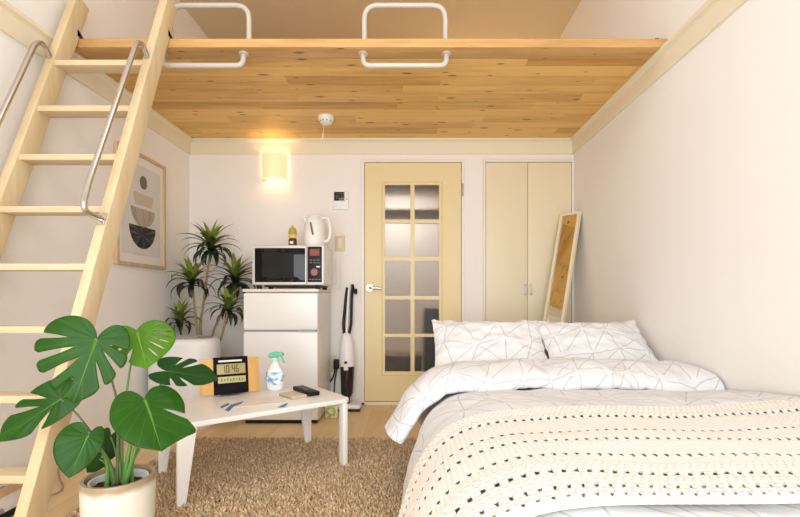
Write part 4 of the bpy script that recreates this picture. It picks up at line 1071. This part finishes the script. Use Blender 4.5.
def pillow(xc, wd, label, seed, yaw, lean=40, yc=2.385, zc=0.592):
    hh, th_ = 0.215, 0.075; n, m_ = 64, 48
    rot = Matrix.Rotation(yaw, 3, 'Z') @ Matrix.Rotation(math.radians(lean), 3, 'X')
    mb_v = []
    o = thing('pillow', label, 'pillow', (xc, yc, zc), group='pillows at the head of the bed')
    def face(sg):
        def fn(i, j):
            u, v = 2*i/(n-1)-1, 2*j/(m_-1)-1
            t = (max(0, 1-abs(u)**2.6)**0.62)*(max(0, 1-abs(v)**2.6)**0.62)
            pin_x = 1-0.045*(1-abs(u)**2)*0-0.05*(1-v*v)*abs(u)**3; pin_y = 1-0.09*(1-u*u)*abs(v)**3
            x, y = u*wd/2*pin_x, v*hh*pin_y
            z = sg*th_*t*(0.85+0.25*(-v)*0.5)
            z += (0.012*nz(u*2.2+seed, v*2.2, sg)+0.007*nz(u*5+seed, v*5, sg*2)-0.006*abs(nz(u*7+seed, v*4+u*3)))*(0.25+t)
            edge = max(abs(u), abs(v))
            z += 0.006*math.sin((u*9 if abs(v) > abs(u) else v*8)*2+seed)*max(0, edge-0.85)/0.15
            return rot @ Vector((x, y, z)) + Vector((xc, yc, zc))
        return fn
    f = grid('front', n, m_, face(1), M['bed'], o, lambda i, j: (wd*i/(n-1)*0.95+seed*0.37, 0.43*j/(m_-1)*0.95+seed*0.21))
    b = grid('back', n, m_, face(-1), M['bed'], o, lambda i, j: (wd*i/(n-1)*0.95+seed*0.37+3, 0.43*j/(m_-1)*0.95))
    rimp = []
    for i in range(n): rimp.append(face(1)(i, 0))
    for j in range(m_): rimp.append(face(1)(n-1, j))
    for i in range(n-1, -1, -1): rimp.append(face(1)(i, m_-1))
    for j in range(m_-1, -1, -1): rimp.append(face(1)(0, j))
    MB().tube(rimp[::2], 0.004, 6).build('piping', M['sheet'], o)
    return o
pillow(0.42, 0.595, 'left pillow in white line-patterned cotton, nearer the glazed door', 1, math.radians(-1))
pillow(0.996, 0.575, 'right pillow in white line-patterned cotton, against the right wall', 4, math.radians(2), 38, 2.385, 0.59)

# chunky knitted throw
NTW, NTY = 780, 310
TW = BLEN-0.02
ROWS = [(0.075, 0.6), (0.12, 1), (0.255, 1), (0.336, 1), (0.438, 1), (0.537, 1), (0.598, 0.8), (0.628, 0.8)]
HOLES = {}
def throw(i, j):
    wq = TW*i/(NTW-1)
    v = j/(NTY-1)
    p, n = cross(wq)
    far, near = 1.415+0.012*nz(wq*3, 1), 0.765+0.016*nz(wq*3, 7)
    y = far+(near-far)*v
    d = v*0.65+0.012*nz(wq*2.5, d_=0) if 0 else v*0.65+0.010*nz(wq*2.5, v*1.5)
    hgt = 0.0; hole = 0
    for k, (r, a) in enumerate(ROWS):         # rows of eyelets between flat bands
        dd = (d-r)/0.0092
        if abs(dd) < 4:
            ph = math.cos(2*PI*(wq/0.024+0.5*(k % 2)))
            hole = max(hole, a*math.exp(-dd*dd)*max(0, ph)**1.1)
            hgt += 0.002*math.exp(-((r-d+0.016)/0.006)**2)
            hgt -= 0.003*math.exp(-((d-r-0.014)/0.008)**2)
    HOLES[(i, j)] = hole
    thick = 1 if (d < 0.125 or d > 0.49) else 0.0
    row = 0.0155; sg = 1 if int(d/row) % 2 else -1
    f = (d/row) % 1
    sa = 0.5+0.5*math.sin(2*PI*(wq/0.016+sg*f*0.5))
    hgt += thick*0.0048*math.sin(PI*f)**0.7*(0.45+0.55*sa)
    hgt += (1-thick)*0.0014*math.sin(2*PI*d/0.0105)*(0.6+0.4*math.sin(2*PI*wq/0.012))
    roll = math.exp(-(d/0.008)**2)+math.exp(-((0.65-d)/0.008)**2)
    base = 0.047+0.010*nz(p.x*3.1+5, y*3.3, p.z*3)+0.006*nz(p.x*4, y*5, 2)
    base += max(0, 1-wq/0.30)*0.022*math.exp(-((y-1.35)/0.2)**2)
    q = Vector((p.x, y+0.004*nz(wq*6, d*8), p.z))+n*(base+hgt*(1-min(1, roll))-0.002*hole-0.010*roll)
    q.x = min(q.x, XR-0.012)
    return q
twm = mat('cream_wool', (0.71, 0.665, 0.59), 0.95, spec=0.1)
bsdf(twm).inputs['Sheen Weight'].default_value = 0.2
tw = grid('knitted_throw', NTW, NTY, throw, twm)
bm = bmesh.new(); bm.from_mesh(tw.data); bm.verts.ensure_lookup_table()
gone = [bm.verts[i*NTY+j] for (i, j), h in HOLES.items() if h > 0.64]
bmesh.ops.delete(bm, geom=gone, context='VERTS'); bm.to_mesh(tw.data); bm.free()
tag(tw, 'chunky cream knitted throw laid across the foot of the bed', 'throw')
md = tw.modifiers.new('thickness', 'SOLIDIFY'); md.thickness = 0.003; md.offset = -1

# ------------------------------------------------------------------ light
def area(name, loc, rot, sx, sy, e, col):
    l = bpy.data.lights.new(name, 'AREA'); l.shape = 'RECTANGLE'; l.size = sx; l.size_y = sy; l.energy = e; l.color = col
    o = bpy.data.objects.new(name, l); COL.objects.link(o); o.location = loc; o.rotation_euler = rot; return o
def point(name, loc, e, col, r):
    l = bpy.data.lights.new(name, 'POINT'); l.energy = e; l.color = col; l.shadow_soft_size = r
    o = bpy.data.objects.new(name, l); COL.objects.link(o); o.location = loc; return o
wl = area('window_daylight', ((WX0+WX1)/2, YF-0.02, (WZ0+WZ1)/2), (PI/2, 0, 0), WX1-WX0-0.1, WZ1-WZ0-0.1, 80, (0.93, 0.965, 1.0))
wl.data.spread = math.radians(160)
point('room_fill_light', (-0.2, 1.2, 2.9), 10, (1.0, 0.95, 0.87), 0.18)  # unseen light near the ceiling, added to brighten the room
point('wall_lamp_light', (-1.076, YB-0.055, 1.89), 4.2, (1.0, 0.74, 0.40), 0.03)
area('hall_lamp', (-0.15, 4.75, ZL-0.02), (0, 0, 0), 0.5, 0.3, 11, (1.0, 0.96, 0.90))
point('loft_lamp', (0.6, 4.4, 2.5), 8, (1.0, 0.80, 0.48), 0.08)
w = bpy.data.worlds.new('sky'); scn.world = w; w.use_nodes = True
w.node_tree.nodes['Background'].inputs[0].default_value = (0.80, 0.90, 1.0, 1); w.node_tree.nodes['Background'].inputs[1].default_value = 1.0

# ------------------------------------------------------------------ camera and view
cd = bpy.data.cameras.new('camera'); co_ = bpy.data.objects.new('camera', cd); COL.objects.link(co_)
co_.location = (0, 0, CZ); co_.rotation_euler = (PI/2, 0, 0)
cd.sensor_fit = 'HORIZONTAL'; cd.sensor_width = 36; cd.lens = 36*F/800; cd.shift_x = -(CX-400)/800; cd.shift_y = (CY-258.5)/800
cd.clip_start = 0.05
scn.camera = co_
scn.view_settings.view_transform = 'Standard'; scn.view_settings.look = 'None'
scn.view_settings.exposure = -0.12; scn.view_settings.gamma = 1
scn.cycles.max_bounces = 10; scn.cycles.diffuse_bounces = 6; scn.cycles.glossy_bounces = 4; scn.cycles.transmission_bounces = 6
scn.cycles.sample_clamp_indirect = 6; scn.cycles.caustics_reflective = False; scn.cycles.caustics_refractive = False
